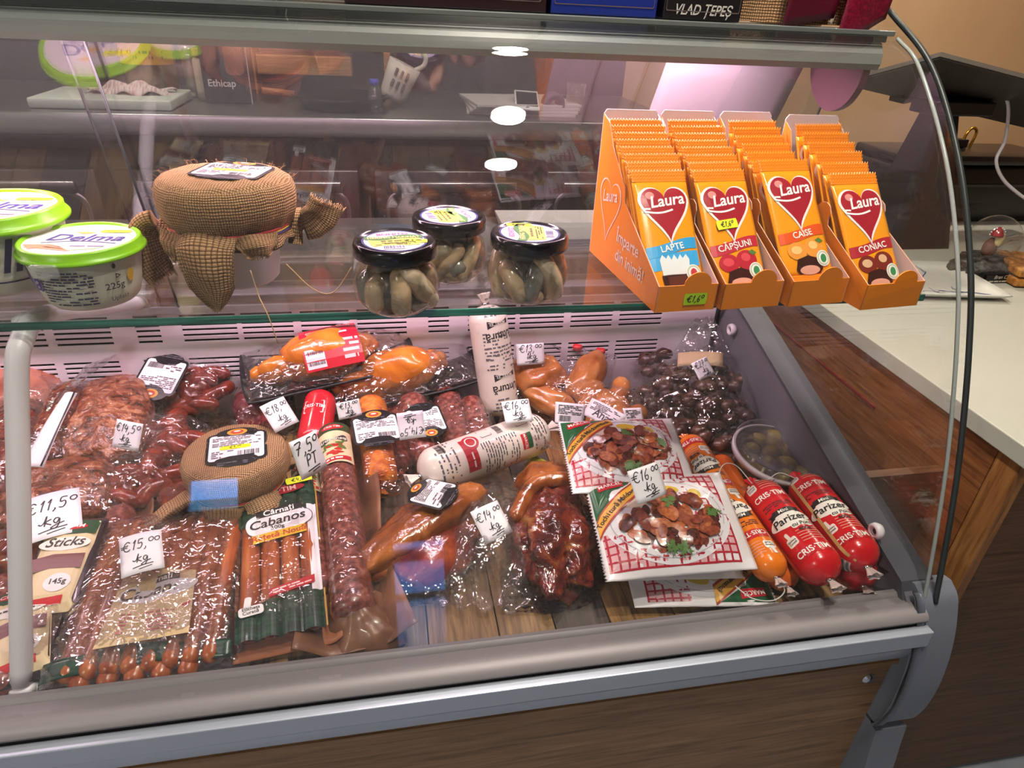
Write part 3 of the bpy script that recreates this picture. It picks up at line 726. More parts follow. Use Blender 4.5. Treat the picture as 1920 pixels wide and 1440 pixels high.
# receipt printer and cash drawer
pd = atz(1790,480,CT)
t = thing('receipt_printer', 'black receipt printer standing behind the snow globe', 'printer', Matrix.Translation((1.78,1.90,CT)))
mk('printer_body', box(-.30,.55,-.12,.14,0,.17,.012), mat('printer_black','#121013',.3), t, True)
mk('printer_lid', box(-.28,.30,-.125,.10,.172,.20,.008), mat('printer_lid_black','#1c191b',.25), t, True)
mk('paper_slot', box(-.20,.20,-.1255,-.1205,.11,.118), mat('slot_grey','#3d3a3d',.4), t, False)
t = thing('cash_drawer', 'low dark grey cash drawer under the tablet stand area', 'cash drawer', Matrix.Translation((1.50,2.20,CT)))
mk('drawer_body', box(-.55,.10,-.12,.16,0,.14,.006), mat('drawer_grey','#4a4442',.45), t, False)
mk('drawer_front', box(-.53,.08,-.128,-.12,.02,.12,.002), mat('drawer_front','#3a3634',.4), t, False)
gk = aty(1800,262,1.92)
t = thing('brass_hook_ornament', 'small brass hook ornament on top of the receipt printer', 'ornament', (gk.x,1.92,CT+.2005))
mk('ornament_base', box(-.022,.022,-.015,.015,0,.025,.003), M_blk, t, False)
mk('brass_hook', tube(spline([(.012,0,.02),(.018,0,.045),(.034,0,.058),(.050,0,.046),(.046,0,.012),(.044,0,.0005)],6), .0045, 10), mat('brass','#c79a3a',.25,1.0), t)
# snow globe
sg = atz(1838,512,CT)
t = thing('snow_globe', 'snow globe with a tiny red-capped figure inside on a dark rocky base', 'snow globe', (sg.x,sg.y,CT))
M_rock = mat('rock_dark','#3a3836',.5,stops=[(.35,'#1d1b1b'),(.6,'#55524e'),(.8,'#77736c')],scale=45,bump=(70,.8,.004))
mk('globe_base', blob(.082,.060,.034,3,.25,3,4,0,-.55), M_rock, t)
mk('globe_plaque', box(-.050,.055,-.068,-.058,.0,.022,.002), mat('plaque_black','#121214',.35), t, False)
decal('plaque_text', [mv2(text2('Bran Castle',.0125,.01,.2),.0,.0115), print2(-.04,.04,.002,.008,1,3)], P('#d5cfc0'), t, lambda u,v,h: Vector((u,-.0683-h,v)))
gz = .088
mk('globe_glass', tr(ico(4, lambda v: v*.058),0,0,gz), film('globe_glass',(.93,.92,.91),.0,.02,.06,None), t)
mk('figure_body', tr(blob(.018,.014,.028,4,.1,2,3),-.004,0,gz-.040), mat('figure_brown','#6a3a22',.6), t)
mk('figure_beard', tr(blob(.011,.009,.020,6,.15,3,3),.004,-.010,gz-.012), mat('figure_beard','#d8c48a',.7), t)
mk('figure_cap', tr(lathe([(.014,0),(.0145,.004),(.009,.014),(.002,.022)],18),-.004,-.006,gz+.010), mat('figure_red','#a31c20',.6), t)
for i in range(9):
    a = pi*i/8; mk('cap_bead', tr(ico(2, lambda v: v*.0019),-.004+.021*cos(a),-.006,gz+.014+.016*sin(a)), mat('bead_white','#f4f2ec',.3), t)
# white plate with blue coral
pl = atz(1735,530,CT)
t = thing('coral_plate', 'white ceramic dish painted with blue coral branches on the counter', 'plate', Matrix.Translation((pl.x-.02,pl.y+.0,CT))@Matrix.Rotation(radians(-8),4,'Z'))
def platef(u, v):
    x_, y_ = (u-.5)*.30, (v-.5)*.22; r_ = max(abs(u-.5),abs(v-.5))*2; k_ = max(0,r_-.75)/.25
    return (x_, y_, .004+.014*k_*k_)
mk('dish', sheet(24,18,platef,.004), mat('ceramic_white','#dcdcd2',.2), t)
def Sp(u,v,h):
    r_ = max(abs(u)/.15,abs(v)/.11); u, v = (u/r_, v/r_) if r_ > 1 else (u, v); k_ = max(0,min(r_,1)-.75)/.25; return Vector((u,v,.0045+.014*k_*k_+h))
Rc = random.Random(5); br = []
def branch(x_, y_, a, L, d):
    pts = [(x_,y_)]
    for i in range(5): a += Rc.uniform(-.35,.35); x_ += cos(a)*L/5; y_ += sin(a)*L/5; pts.append((x_,y_))
    br.append(stroke2(pts, .0012+.0012*d))
    if d > 0:
        for q in (2,4,5): branch(*pts[q], a+Rc.choice((-.7,.7)), L*.55, d-1)
branch(.125,-.080,pi*.80,.08,2); branch(.125,-.085,pi*.97,.10,2); branch(.02,.02,pi*.3,.06,1)
decal('coral_painting', br, P('#1e3f86'), t, Sp)
# bag of cookies
ck = atz(1900,530,CT)
t = thing('cookie_bag', 'clear bag of golden brown biscuits at the right edge of the counter', 'biscuit bag', Matrix.Translation((ck.x+.075,ck.y+.02,CT))@Matrix.Rotation(radians(-18),4,'Z'))
M_ck = mat('biscuit','#b87a34',.6,stops=[(.35,'#8c521c'),(.6,'#c78a3e'),(.8,'#dcae68')],scale=60,bump=(90,.6,.002))
Rk = random.Random(2)
for i in range(3):
    for j in range(3):
        for k in range(2):
            mk('biscuit', xf(box(-.026,.026,-.024,.024,-.010,.010,.005), Matrix.Translation((-.062+i*.056,-.055+j*.054,.012+k*.024))@Matrix.Rotation(Rk.uniform(-.2,.2),4,'Z')), M_ck, t)
mk('clear_bag', tr(blob(.105,.10,.065,8,.10,2.5,4,.3,-.62),0,0,0), film('cello',(.97,.96,.95),.05,.02,.05,(25,.8,.01)), t)
mk('bag_neck', tr(lathe([(.05,.085),(.02,.12),(.012,.135),(.03,.16),(.045,.18)],24,False),.02,.02,0), MATS['cello'], t)
# ================================================================== ON THE GLASS SHELF
ST = SZ+.0004
M_yel = mat('sticker_yellow', '#e6ee18', .55)
M_lime = mat('sticker_lime', '#b4e01c', .55)
M_ink = mat('ink', INK, .6)
def sticker_shape(w, h):
    return [(-w/2+h*.25,-h/2),(w/2,-h/2),(w/2,h/2),(-w/2+h*.25,h/2),(-w/2,h*.2),(-w/2,-h*.2)]
def sticker(parent, S, w, h, txt, m_=None, bulge=.0):
    """small price sticker, a part of what it is stuck on"""
    s = decal('price_sticker', rect2(-w/2,w/2,-h/2,h/2,6,3,lambda x_,y_: (x_*(1-.06*abs(2*y_/h)**3), y_)), m_ or M_yel, parent, S, .0007)
    decal('sticker_price', mv2(hand2(txt, h*.55, h*.075), 0, -h*.25), M_ink, s, S, .0010)
    return s
def shield_label(parent, S, w, h, seed=0, tag_=None):
    """black-edged white label with a gold emblem on top"""
    o = []
    for x_, y_ in rrect(w, h, w*.12, 4): o.append((x_, y_))
    base = decal('label', [star2(o,3), mv2(star2(ellipse(w*.36,h*.20),2),0,h*.47), mv2(star2(ellipse(w*.36,h*.17),2),0,-h*.47)], mat('label_black','#16141a',.35), parent, S, .0006)
    decal('label_panel', star2(rrect(w*.9,h*.86,w*.06,4),3), mat('label_white','#eeeaee',.5), base, S, .0009)
    decal('emblem', [mv2(star2(ellipse(w*.17,h*.12),2),0,h*.50)], mat('emblem_gold','#d09a3c',.35), base, S, .0010)
    decal('emblem_centre', [mv2(star2(ellipse(w*.11,h*.075),2),0,h*.50)], P('#b5402c'), base, S, .0012)
    decal('emblem_highlight', [mv2(star2(ellipse(w*.06,h*.03),2),0,h*.515)], P('#f0dcc8'), base, S, .0014)
    decal('fine_print', [print2(-w*.40,w*.40,h*.02,h*.34,7,seed), print2(-w*.22,w*.22,h*.345,h*.40,1,seed+1), print2(-w*.4,-w*.05,-h*.36,-h*.12,4,seed+2), print2(-w*.3,w*.3,-h*.60,-h*.5,2,seed+4)], mat('print_grey','#5d5963',.6), base, S, .0012)
    decal('barcode', barcode2(w*.02,w*.38,-h*.34,-h*.18,seed), M_ink, base, S, .0012)
    if tag_: 
        d = decal('price_sticker', mv2(star2(rrect(w*.5,h*.12,h*.03,3),2),-w*.02,-h*.04), M_yel, base, S, .0014)
        decal('sticker_price', mv2(hand2(tag_,h*.075,.0006),-w*.02,-h*.075), M_ink, base, S, .0017)
    return base

# ---- margarine tubs
M_lime2 = mat('lid_green', '#86c812', .32, spec=.5)
M_tubw = mat('tub_cream', '#e3e2cf', .4)
def margarine(x_, y_, R, H, yaw, label, price, lw='225g', side='back'):
    t = thing('margarine_tub', label, 'margarine tub', Matrix.Translation((x_,y_,ST))@Matrix.Rotation(yaw,4,'Z'), 'margarine tubs')
    k = R
    mk('tub_body', lathe([(.001,0),(k*.68,0),(k*.74,.004),(k*.80,H*.25),(k*.86,H*.55),(k*.90,H*.80),(k*.91,H*.86)],56), M_tubw, t)
    mk('lid', lathe([(k*.93,H*.80),(k*1.0,H*.81),(k*1.005,H*.84),(k*.985,H*.87),(k*.945,H*.885),(k*.945,H*.975),(k*.925,H*.995),(k*.895,H),(k*.875,H*.975),(k*.86,H*.955),(.001,H*.955)],64), M_lime2, t)
    mk('lid_tab', tr(box(-.012,.012,-.004,.002,-.010,.003,.002),-k*.18,-k*.975,H*.82), film('tab_clear',(.85,.88,.86),.2,.25,.06,None), t)
    S = flatS(H*.955)
    lb = decal('lid_print', star2(ellipse(k*.86,k*.86,56),3), mat('lid_print_white','#eee6ea',.4), t, S, .0003)
    decal('brand_lettering', mv2(text2('Delma',k*.47,.014,.28),k*.06,-k*.06), P('#332a86'), lb, S, .0007)
    decal('swoosh', stroke2([(k*(-.55+1.2*i/14), k*(-.20+.10*sin(pi*i/14))) for i in range(15)], k*.025), P('#332a86'), lb, S, .0007)
    decal('script_line', print2(k*-.02,k*.52,-k*.40,-k*.30,1,5), P('#8a86a8'), lb, S, .0007)
    decal('sun_mark', [mv2(star2(ellipse(k*.10,k*.05),2),-k*.05,k*.36)]+[stroke2([(-k*.05+k*.10*cos(a),k*.36+k*.06*sin(a)),(-k*.05+k*.17*cos(a),k*.36+k*.11*sin(a))],k*.02) for a in [pi*i/6 for i in range(7)]], P('#e8b04a'), lb, S, .0007)
    Rm = random.Random(int(R*1e4))
    decal('carrot_painting', [stroke2([(-k*(.75-.03*i)+Rm.uniform(-.03,.03)*k,-k*(.32+.045*i)),(-k*(.45)+Rm.uniform(-.1,.1)*k,-k*(.30+.04*i)),(-k*(.15-.05*i),-k*(.40+.05*i))],k*.05) for i in range(5)], P('#ee9a76'), lb, S, .0006)
    decal('leaf_painting', [stroke2([(k*(.05+.08*i),-k*(.60-.02*i)),(k*(.12+.1*i),-k*(.52-.03*i))],k*.03) for i in range(5)], P('#a9cf9a'), lb, S, .0006)
    s = decal('price_sticker', mv2(star2(rrect(k*.52,k*.16,k*.07,4),2),k*.42,k*.46), M_yel, lb, S, .0008)
    decal('sticker_price', mv2(hand2(price,k*.12,k*.014),k*.42,k*.40), P('#8f9a2a'), lb, S, .0010)
    def Ss(u, v, h):
        rr = k*(.74+.17*min(1,max(0,v/(H*.85)))**.8)+.0012; a = u/(k*.85); return Vector(((rr+h)*sin(a), -(rr+h)*cos(a), v))
    if side == 'back':
        decal('ingredients_print', [print2(-k*.42,k*.42,H*.12,H*.72,12,4,.5)], mat('print_navy','#2b2b55',.5), t, Ss)
        decal('weight_print', [mv2(text2(lw,k*.17,.01),k*.72,H*.34), mv2(text2('Upfield',k*.11),k*.78,H*.14)], P('#232338'), t, Ss)
        decal('recycling_mark', [mv2(ring2(ellipse(k*.06,k*.06,3),k*.03),k*.78,H*.55), mv2(star2(ellipse(k*.03,k*.05),1),k*.74,H*.72)], P('#23301f'), t, Ss)
        decal('brand_lettering', mv2(text2('Delma',k*.5,.012,.28),-k*1.1,H*.35), P('#332a86'), t, Ss)
        decal('corn_print', mv2(star2(ellipse(k*.07,k*.12),2),k*1.02,H*.5), P('#e2b02a'), t, Ss)
    else:
        decal('brand_lettering', mv2(text2('Delma',k*.70,.012,.28),k*.40,H*.34), P('#1d1a48'), t, Ss)
        decal('swoosh', stroke2([(k*(-.4+1.5*i/14), H*.26-.004*sin(pi*i/14)) for i in range(15)], .0018), P('#1d1a48'), t, Ss)
        decal('corn_print', mv2(star2(ellipse(k*.14,k*.18),2),-k*.62,H*.38), P('#d8a41e'), t, Ss)
    return t
pf = atz(150,447,1.2245)
margarine(pf.x, pf.y, .0575, .0625, radians(-4), 'small round margarine tub with green lid standing in front of the bigger tub', '€2,oo')
pb = atz(-24,383,1.245)
margarine(pb.x, pb.y, .070, .082, radians(-3), 'larger margarine tub with green lid cut off by the left edge of the photo', '€3,5o', side='front')

# ---- pots wrapped in burlap
M_burl = burlap_mat('burlap', '#c09872', '#684a30', 960.)
M_pot = mat('pot_white', '#e6e0e0', .35)
def burlap_pot(M, label, seed, price, flaps, lab, sc=.80, H=.118):
    M = M@Matrix.Scale(sc,4)
    t = thing('burlap_topped_pot', label, 'pot', M, 'burlap topped pots')
    mk('pot', lathe([(.001,0),(.050,0),(.054,.004),(.066,H*.85),(.070,H*.86),(.070,H),(.001,H)],48), M_pot, t)
    CP = [(.0,H+.027),(.030,H+.0275),(.060,H+.0265),(.076,H+.0235),(.0845,H+.0165),(.0880,H+.006),(.0880,H-.008),(.0850,H-.022),(.0785,H-.034),(.0745,H-.043)]
    def capf(u, v):
        a = 2*pi*u; f_ = v*(len(CP)-1); i = min(int(f_),len(CP)-2); q = f_-i; r_ = CP[i][0]*(1-q)+CP[i+1][0]*q; z_ = CP[i][1]*(1-q)+CP[i+1][1]*q
        w_ = v*v; r_ += w_*.0022*nz(cos(a)*3,sin(a)*3,v*2,1.6,seed)+.0022*v*sin(a*3+seed)+.0016*w_*sin(a*17+seed); z_ += .0030*(1-v)*nz(cos(a)*r_*60,sin(a)*r_*60,0,1,seed)
        return (r_*cos(a), r_*sin(a), z_)
    nu, nv = 96, 30; V, F = grid(nu,nv,capf,True)
    UV = []; UVV = []
    def capuv(i):
        u, v = (i%nu)/nu, (i//nu)/nv; x_, y_, z_ = V[i]
        return (x_, y_)
    # top disc charted flat, the side charted by arc and height
    split = 12
    Ft = [f for f in F if max(f) < nu*(split+1)]; Fs = [f for f in F if max(f) >= nu*(split+1)]
    mk('burlap_cap', (V[:nu*(split+1)], Ft), M_burl, t, True, [(V[i].x,V[i].y) for i in range(nu*(split+1))])
    off = nu*split; Vs = []; Fs2 = []; Us = []
    for j in range(split, nv+1):
        for i in range(nu+1):
            Vs.append(V[j*nu+i%nu]); Us.append((i/nu*.55, j/nv*.105))
    for j in range(nv-split):
        for i in range(nu): Fs2.append((j*(nu+1)+i, j*(nu+1)+i+1, (j+1)*(nu+1)+i+1, (j+1)*(nu+1)+i))
    mk('burlap_side', (Vs, Fs2), M_burl, t, True, Us)
    def skf(u, v):
        a = 2*pi*u; return ((.0752+.004*v+.0020*sin(a*13+seed)*v)*cos(a), (.0752+.004*v+.0020*sin(a*13+seed)*v)*sin(a), H-.041-v*(.020+.012*nz(cos(a)*2,sin(a)*2,0,1.3,seed+2)))
    mk('burlap_skirt', sheet(96,6,skf,.0012), M_burl, t, True, [((i%97)/96*.5,((i//97)%7)/6*.022) for i in range(97*7*2)])
    for j, (cl, dz) in enumerate((('#c22a2e',.0),('#e2b93a',-.003),('#33358a',-.006))):
        mk('ribbon', lathe([(.0770,H-.036+dz),(.0792,H-.0375+dz),(.0770,H-.039+dz)],56,False), P(cl,.6), t, True, None, {0:'red ribbon stripe',1:'yellow ribbon stripe',2:'blue ribbon stripe'}[j])
    # hanging corners of the cloth: folded, tapering, frayed at the end
    for fi, (ang, pts, ws, tw) in enumerate(flaps):
        Rf = random.Random(seed*10+fi); ca, sa = cos(ang), sin(ang)
        path = spline([(r_,0,z_) for r_, z_ in pts], 6); N = len(path); wsp = spline([(w_,0,0) for w_ in ws], 6)
        def ff(u, v, path=path, wsp=wsp, fi=fi, ca=ca, sa=sa, tw=radians(tw)):
            k_ = min(int(v*(N-1)), N-2); q = v*(N-1)-k_; p_ = path[k_].lerp(path[k_+1], q); w_ = wsp[min(int(v*(len(wsp)-1)),len(wsp)-1)].x
            tg = (path[k_+1]-path[k_]).normalized(); nr = Vector((-tg.z,0,tg.x)); nr = nr if nr.x > 0 else -nr
            a = 2*pi*u; th = .0085*(1-.45*v)*(1+.35*nz(u*4,v*5,fi,1.2,seed)); sd = cos(a)*w_/2*(1+.06*nz(u*3,v*7,fi,1,seed+4)); o_ = sin(a)*th+.0035*sin(a*3+fi*2+v*3)
            lp = p_+nr*(o_*cos(tw)+sd*sin(tw)); sd = sd*cos(tw)-o_*sin(tw); return (lp.x*ca-sd*sa, lp.x*sa+sd*ca, lp.z)
        V, F = grid(24,20,ff,True)
        mk('cloth_corner', (V,F), M_burl, t, True, [((i%24)/24*.11 if (i%24) < 12 else (24-i%24)/24*.11, (i//24)/20*.09) for i in range(len(V))])
        fr = []
        for q in range(60):
            u_ = Rf.random(); p0 = Vector(ff(u_,1)); p1 = Vector(ff(u_,.90)); d = (p0-p1).normalized()
            fr.append(tube([p0-d*.004, p0+d*Rf.uniform(.002,.007)+Vector((Rf.uniform(-.002,.002),Rf.uniform(-.002,.002),Rf.uniform(-.002,.002)))], .0004, 4))
        tag(mk('frayed_threads', join(*fr), mat('jute_thread','#c29a70',.9), t), None, None, None, 'stuff')
    fz = []; Rz = random.Random(seed)
    for q in range(150):
        a = Rz.uniform(0,2*pi); v = Rz.choice((Rz.uniform(.3,.6),Rz.uniform(.1,.9))); p = Vector(capf(a/(2*pi),v)); nrm = Vector((cos(a),sin(a),.6)).normalized()
        p2 = p+nrm*Rz.uniform(.002,.005)+Vector((Rz.uniform(-.004,.004),Rz.uniform(-.004,.004),Rz.uniform(0,.003)))
        p3 = p2+Vector((Rz.uniform(-.006,.006),Rz.uniform(-.006,.006),Rz.uniform(-.002,.004)))
        fz.append(tube(spline([p,p2,p3],3), .00018, 3))
    tag(mk('loose_fibres', join(*fz), mat('jute_thread','#c29a70',.9), t), None, None, None, 'stuff')
    S0 = flatS(H+.0275); ox, oy, rot, w, h = lab
    Sl = sub(lambda u,v,hh: Vector((u,v,H+.0280-.9*max(0,(u*u+v*v)-.0020)+hh+.0006)), ox, oy, rot)
    shield_label(t, Sl, w, h, seed, price)
    return t
p1_ = atz(432,372,1.163+.10)
burlap_pot(Matrix.Translation((-.163,.757,ST))@Matrix.Rotation(radians(-8),4,'Z'), 'white pot with a burlap cover and tricolour ribbon on the glass shelf', 1, '€9,oo',
  [(radians(188),[(.074,.078),(.097,.077),(.112,.060),(.112,.028),(.102,.002)],[.046,.046,.046,.046,.040], 50),
   (radians(266),[(.074,.080),(.088,.066),(.091,.036),(.086,.012),(.083,-.012)],[.078,.074,.064,.050,.012], 0),
   (radians(12),[(.074,.072),(.097,.070),(.116,.082),(.128,.100)],[.052,.056,.056,.052], 62),
   (radians(232),[(.075,.078),(.083,.064),(.080,.048)],[.072,.058,.030], 0), (radians(310),[(.075,.078),(.083,.066),(.081,.055)],[.06,.05,.030], 0)], (.012,.004,radians(-6),.092,.076))
# loose jute strings from its knots
o = mk('jute_string', join(tube(spline([(-.135,.677,1.20),(-.13,.672,1.175),(-.125,.660,1.17),(-.118,.646,1.16),(-.112,.640,1.135)],6),.0006,5),
        tube(spline([(-.10,.68,1.205),(-.075,.672,1.18),(-.055,.675,1.175),(-.035,.68,1.20)],6),.0006,5)), mat('jute_thread','#c29a70',.9), None); tag(o, 'loose jute strings hanging from the burlap cover over the shelf edge', 'string')

# ---- jars of marinated herring
M_jlid = mat('jar_lid_black', '#16131a', .18, .3, coat=.5)
M_jgl = film('jar_glass', (.93,.88,.80), .01, .015, .06, None)
M_fish = mat('herring_flesh', '#b3a58f', .25, coat=.6, stops=[(.3,'#8e8672'),(.5,'#cbb79c'),(.7,'#e2cdb2')], scale=45, dist=.6, bump=(120,.25,.001))
M_skin = mat('herring_skin', '#8f9598', .18, .35, coat=.6, stops=[(.35,'#56605f'),(.6,'#a9adb0'),(.8,'#c9c9c6')], scale=60, dist=.4)
M_brine = mat('jar_depth', '#3a2c20', .3, stops=[(.4,'#2a2119'),(.7,'#5c452c')], scale=25)
def herring_jar(x_, y_, yaw, label, seed, flip=0., sticker_at=(.6,0)):
    t = thing('herring_jar', label, 'jar', Matrix.Translation((x_,y_,ST))@Matrix.Rotation(yaw,4,'Z'), 'herring jars')
    mk('jar_glass', lathe([(.001,0),(.024,0),(.032,.004),(.0405,.014),(.0442,.026),(.0430,.038),(.0385,.048),(.0350,.054),(.0345,.060),(.0365,.061)],56), M_jgl, t)
    mk('lid', lathe([(.0405,.0590),(.0415,.0600),(.0415,.0700),(.0400,.0735),(.0375,.0745),(.0365,.0730),(.001,.0725)],56), M_jlid, t)
    mk('brine_core', lathe([(.001,.004),(.026,.004),(.030,.02),(.029,.045),(.001,.05)],24), M_brine, t)
    R_ = random.Random(seed); n = 8
    for i in range(n):
        a = 2*pi*i/n+R_.uniform(-.15,.15); r0 = .0300; kx, ky = cos(a), sin(a); tx, ty = -ky, kx; dz = R_.uniform(-.010,.003); lean = R_.uniform(-.013,.013)
        pts = [(kx*(r0-.002)-tx*lean,ky*(r0-.002)-ty*lean,.046+dz),(kx*(r0+.003),ky*(r0+.003),.031),(kx*(r0+.001)+tx*lean,ky*(r0+.001)+ty*lean,.015)]
        mk('herring_roll', capsule(spline(pts,4), R_.uniform(.0078,.0118), 14), M_skin if R_.random() < .35 else M_fish, t)
    for i in range(5):
        a = R_.uniform(0,2*pi); mk('herring_roll', capsule(spline([(.028*cos(a),.028*sin(a),.012),(.033*cos(a+.35),.033*sin(a+.35),.013+R_.uniform(0,.012)),(.029*cos(a+.7),.029*sin(a+.7),.012)],4), R_.uniform(.006,.009), 12), M_fish if i%2 else M_skin, t)
    S = sub(flatS(.0727), 0, 0, flip)
    lb = decal('lid_label', star2(ellipse(.031,.031,44),3), mat('label_lilac','#d3cbe8',.4), t, S, .0003)
    decal('label_border', ring2(ellipse(.0325,.0325,44),.002), P('#2c2a78'), lb, S, .0003)
    decal('yellow_field', rect2(-.026,.026,-.016,.006,6,3,lambda a,b: (a*sqrt(max(0,1-(b/.031)**2)), b)), P('#e6d35a'), lb, S, .0006)
    decal('green_band', rect2(-.029,.029,.004,.014,8,2,lambda a,b: (a, b+.003*sin(a*120))), P('#3f7a3a'), lb, S, .0007)
    decal('name_lettering', mv2(text2('HERING MARINAT',.0078,.012,sx=.82),0,.0058), P('#f2ee9a'), lb, S, .0010)
    decal('maker_lettering', mv2(text2('BOHITO',.0085,.012),0,.0165), P('#cc5a8c'), lb, S, .0010)
    decal('text_lines', [print2(-.014,.014,-.0045,.0005,1,7), print2(-.020,.020,-.014,-.006,3,seed)], P('#5c5a3a'), lb, S, .0009)
    decal('barcode_patch', mv2(rect2(-.011,.011,-.005,.005),-.003,-.021), P('#ece8f2'), lb, S, .0009)
    decal('barcode', mv2(barcode2(-.010,.010,-.004,.004,seed),-.003,-.021), P('#4b4578'), lb, S, .0012)
    sticker(t, sub(S, sticker_at[0], sticker_at[1], -flip+radians(-8)), .028, .0105, '€3,oo')
    return t
j1 = atz(740,452,ST+.0725); j2 = atz(842,405,ST+.0725); j3 = atz(993,437,ST+.0725)
herring_jar(j1.x,j1.y,radians(6),'herring jar with lid lettering facing the viewer, left of the three black-lidded jars',11,0.,(.018,-.004))
herring_jar(j2.x,j2.y,radians(0),'herring jar standing behind between the two front jars',12,radians(-80),(-.012,-.006))
herring_jar(j3.x,j3.y,radians(0),'herring jar nearest the orange chocolate trays',13,radians(82),(.026,.010))

# ---- chocolate trays
M_or = mat('tray_orange', '#f08a1c', .5)
M_cardin = mat('card_inside', '#ecd6da', .8)
M_wrap = mat('wrapper_orange', '#f29a10', .22, coat=.35, bump=(160,.25,.001,(1,.15,1)))
M_wrap2 = mat('wrapper_crimp', '#ee8512', .3, coat=.3)
BW, BL, BT_ = .067, .150, .0078
def barS(u, v, h):
    q = max(0,1-(abs(u)/(BW/2))**4)*max(0,1-(abs(v)/(BL/2-.012))**6) if abs(v) < BL/2-.012 else 0
    return Vector((u, v, .001+BT_*.5+BT_*.5*q+h)) if q > 0 else Vector((u, v, .001+BT_*.5+h))
def bar_body():
    def f(u, v):
        x_ = (u-.5)*BW; y_ = -BL/2+.010+v*(BL-.020); return barS(x_*.999, y_*.998, 0)
    V, F = grid(16, 20, f); n = len(V); V2 = [Vector((v.x, v.y, max(.0, BT_-v.z*.95))) for v in V]
    mu = 17; nv = 20; nu = 16
    B = [i for i in range(mu)]+[j*mu+nu for j in range(1,nv+1)]+[nv*mu+i for i in range(nu-1,-1,-1)]+[j*mu for j in range(nv-1,0,-1)]
    F2 = [tuple(n+i for i in reversed(fc)) for fc in F]; F3 = [(B[(k+1)%len(B)],B[k],n+B[k],n+B[(k+1)%len(B)]) for k in range(len(B))]
    return V+V2, F+F2+F3
BODY = bar_body()
def crimp(sgn):
    def f(u, v):
        zig = .0032*(abs(((u*18)%1)-.5)*2)*v; return ((u-.5)*BW*(1+.02*v), sgn*(BL/2-.011+.013*v+zig), .001+BT_*.5+.0009*sin(v*22))
    g = sheet(36, 8, f, .0005); return g
CR1, CR2 = crimp(1), crimp(-1)
def laura_logo(parent, S, cx, cy, w):
    S2 = sub(S, cx, cy)
    a = decal('heart_border', star2(heart(w,52),4,(0,.06*w)), P('#efe4e2',.35), parent, S2, .0006)
    decal('heart', [star2([(x_*.90,y_*.90+.01*w) for x_,y_ in heart(w,52)],4,(0,.06*w))], P('#a3162a',.3), a, S2, .0009)
    decal('heart_gleam', [mv2(star2(ellipse(w*.085,w*.075,20),2),-w*.27,w*.20)], P('#d98a86',.3), a, S2, .0011)
    decal('brand_lettering', [mv2(text2('Laura',w*.31,.018,.22),w*.05,-w*.00,.12), stroke2([(w*(-.42+.55*i/10), w*(-.10-.05*sin(pi*i/10)+.02*i/10)) for i in range(11)], w*.035), stroke2([(-w*.42,-w*.10),(-w*.40,-w*.05),(-w*.30,-w*.06)],w*.035)], P('#fbf4f0',.35), a, S2, .0012)
    return a
FLAV = {
 'LAPTE': ('#2f9ed8','milk'), 'CĂPȘUNI': ('#c0283c','strawberry'), 'CAISE': ('#e0521c','apricot'), 'CONIAC': ('#b02030','cognac')}
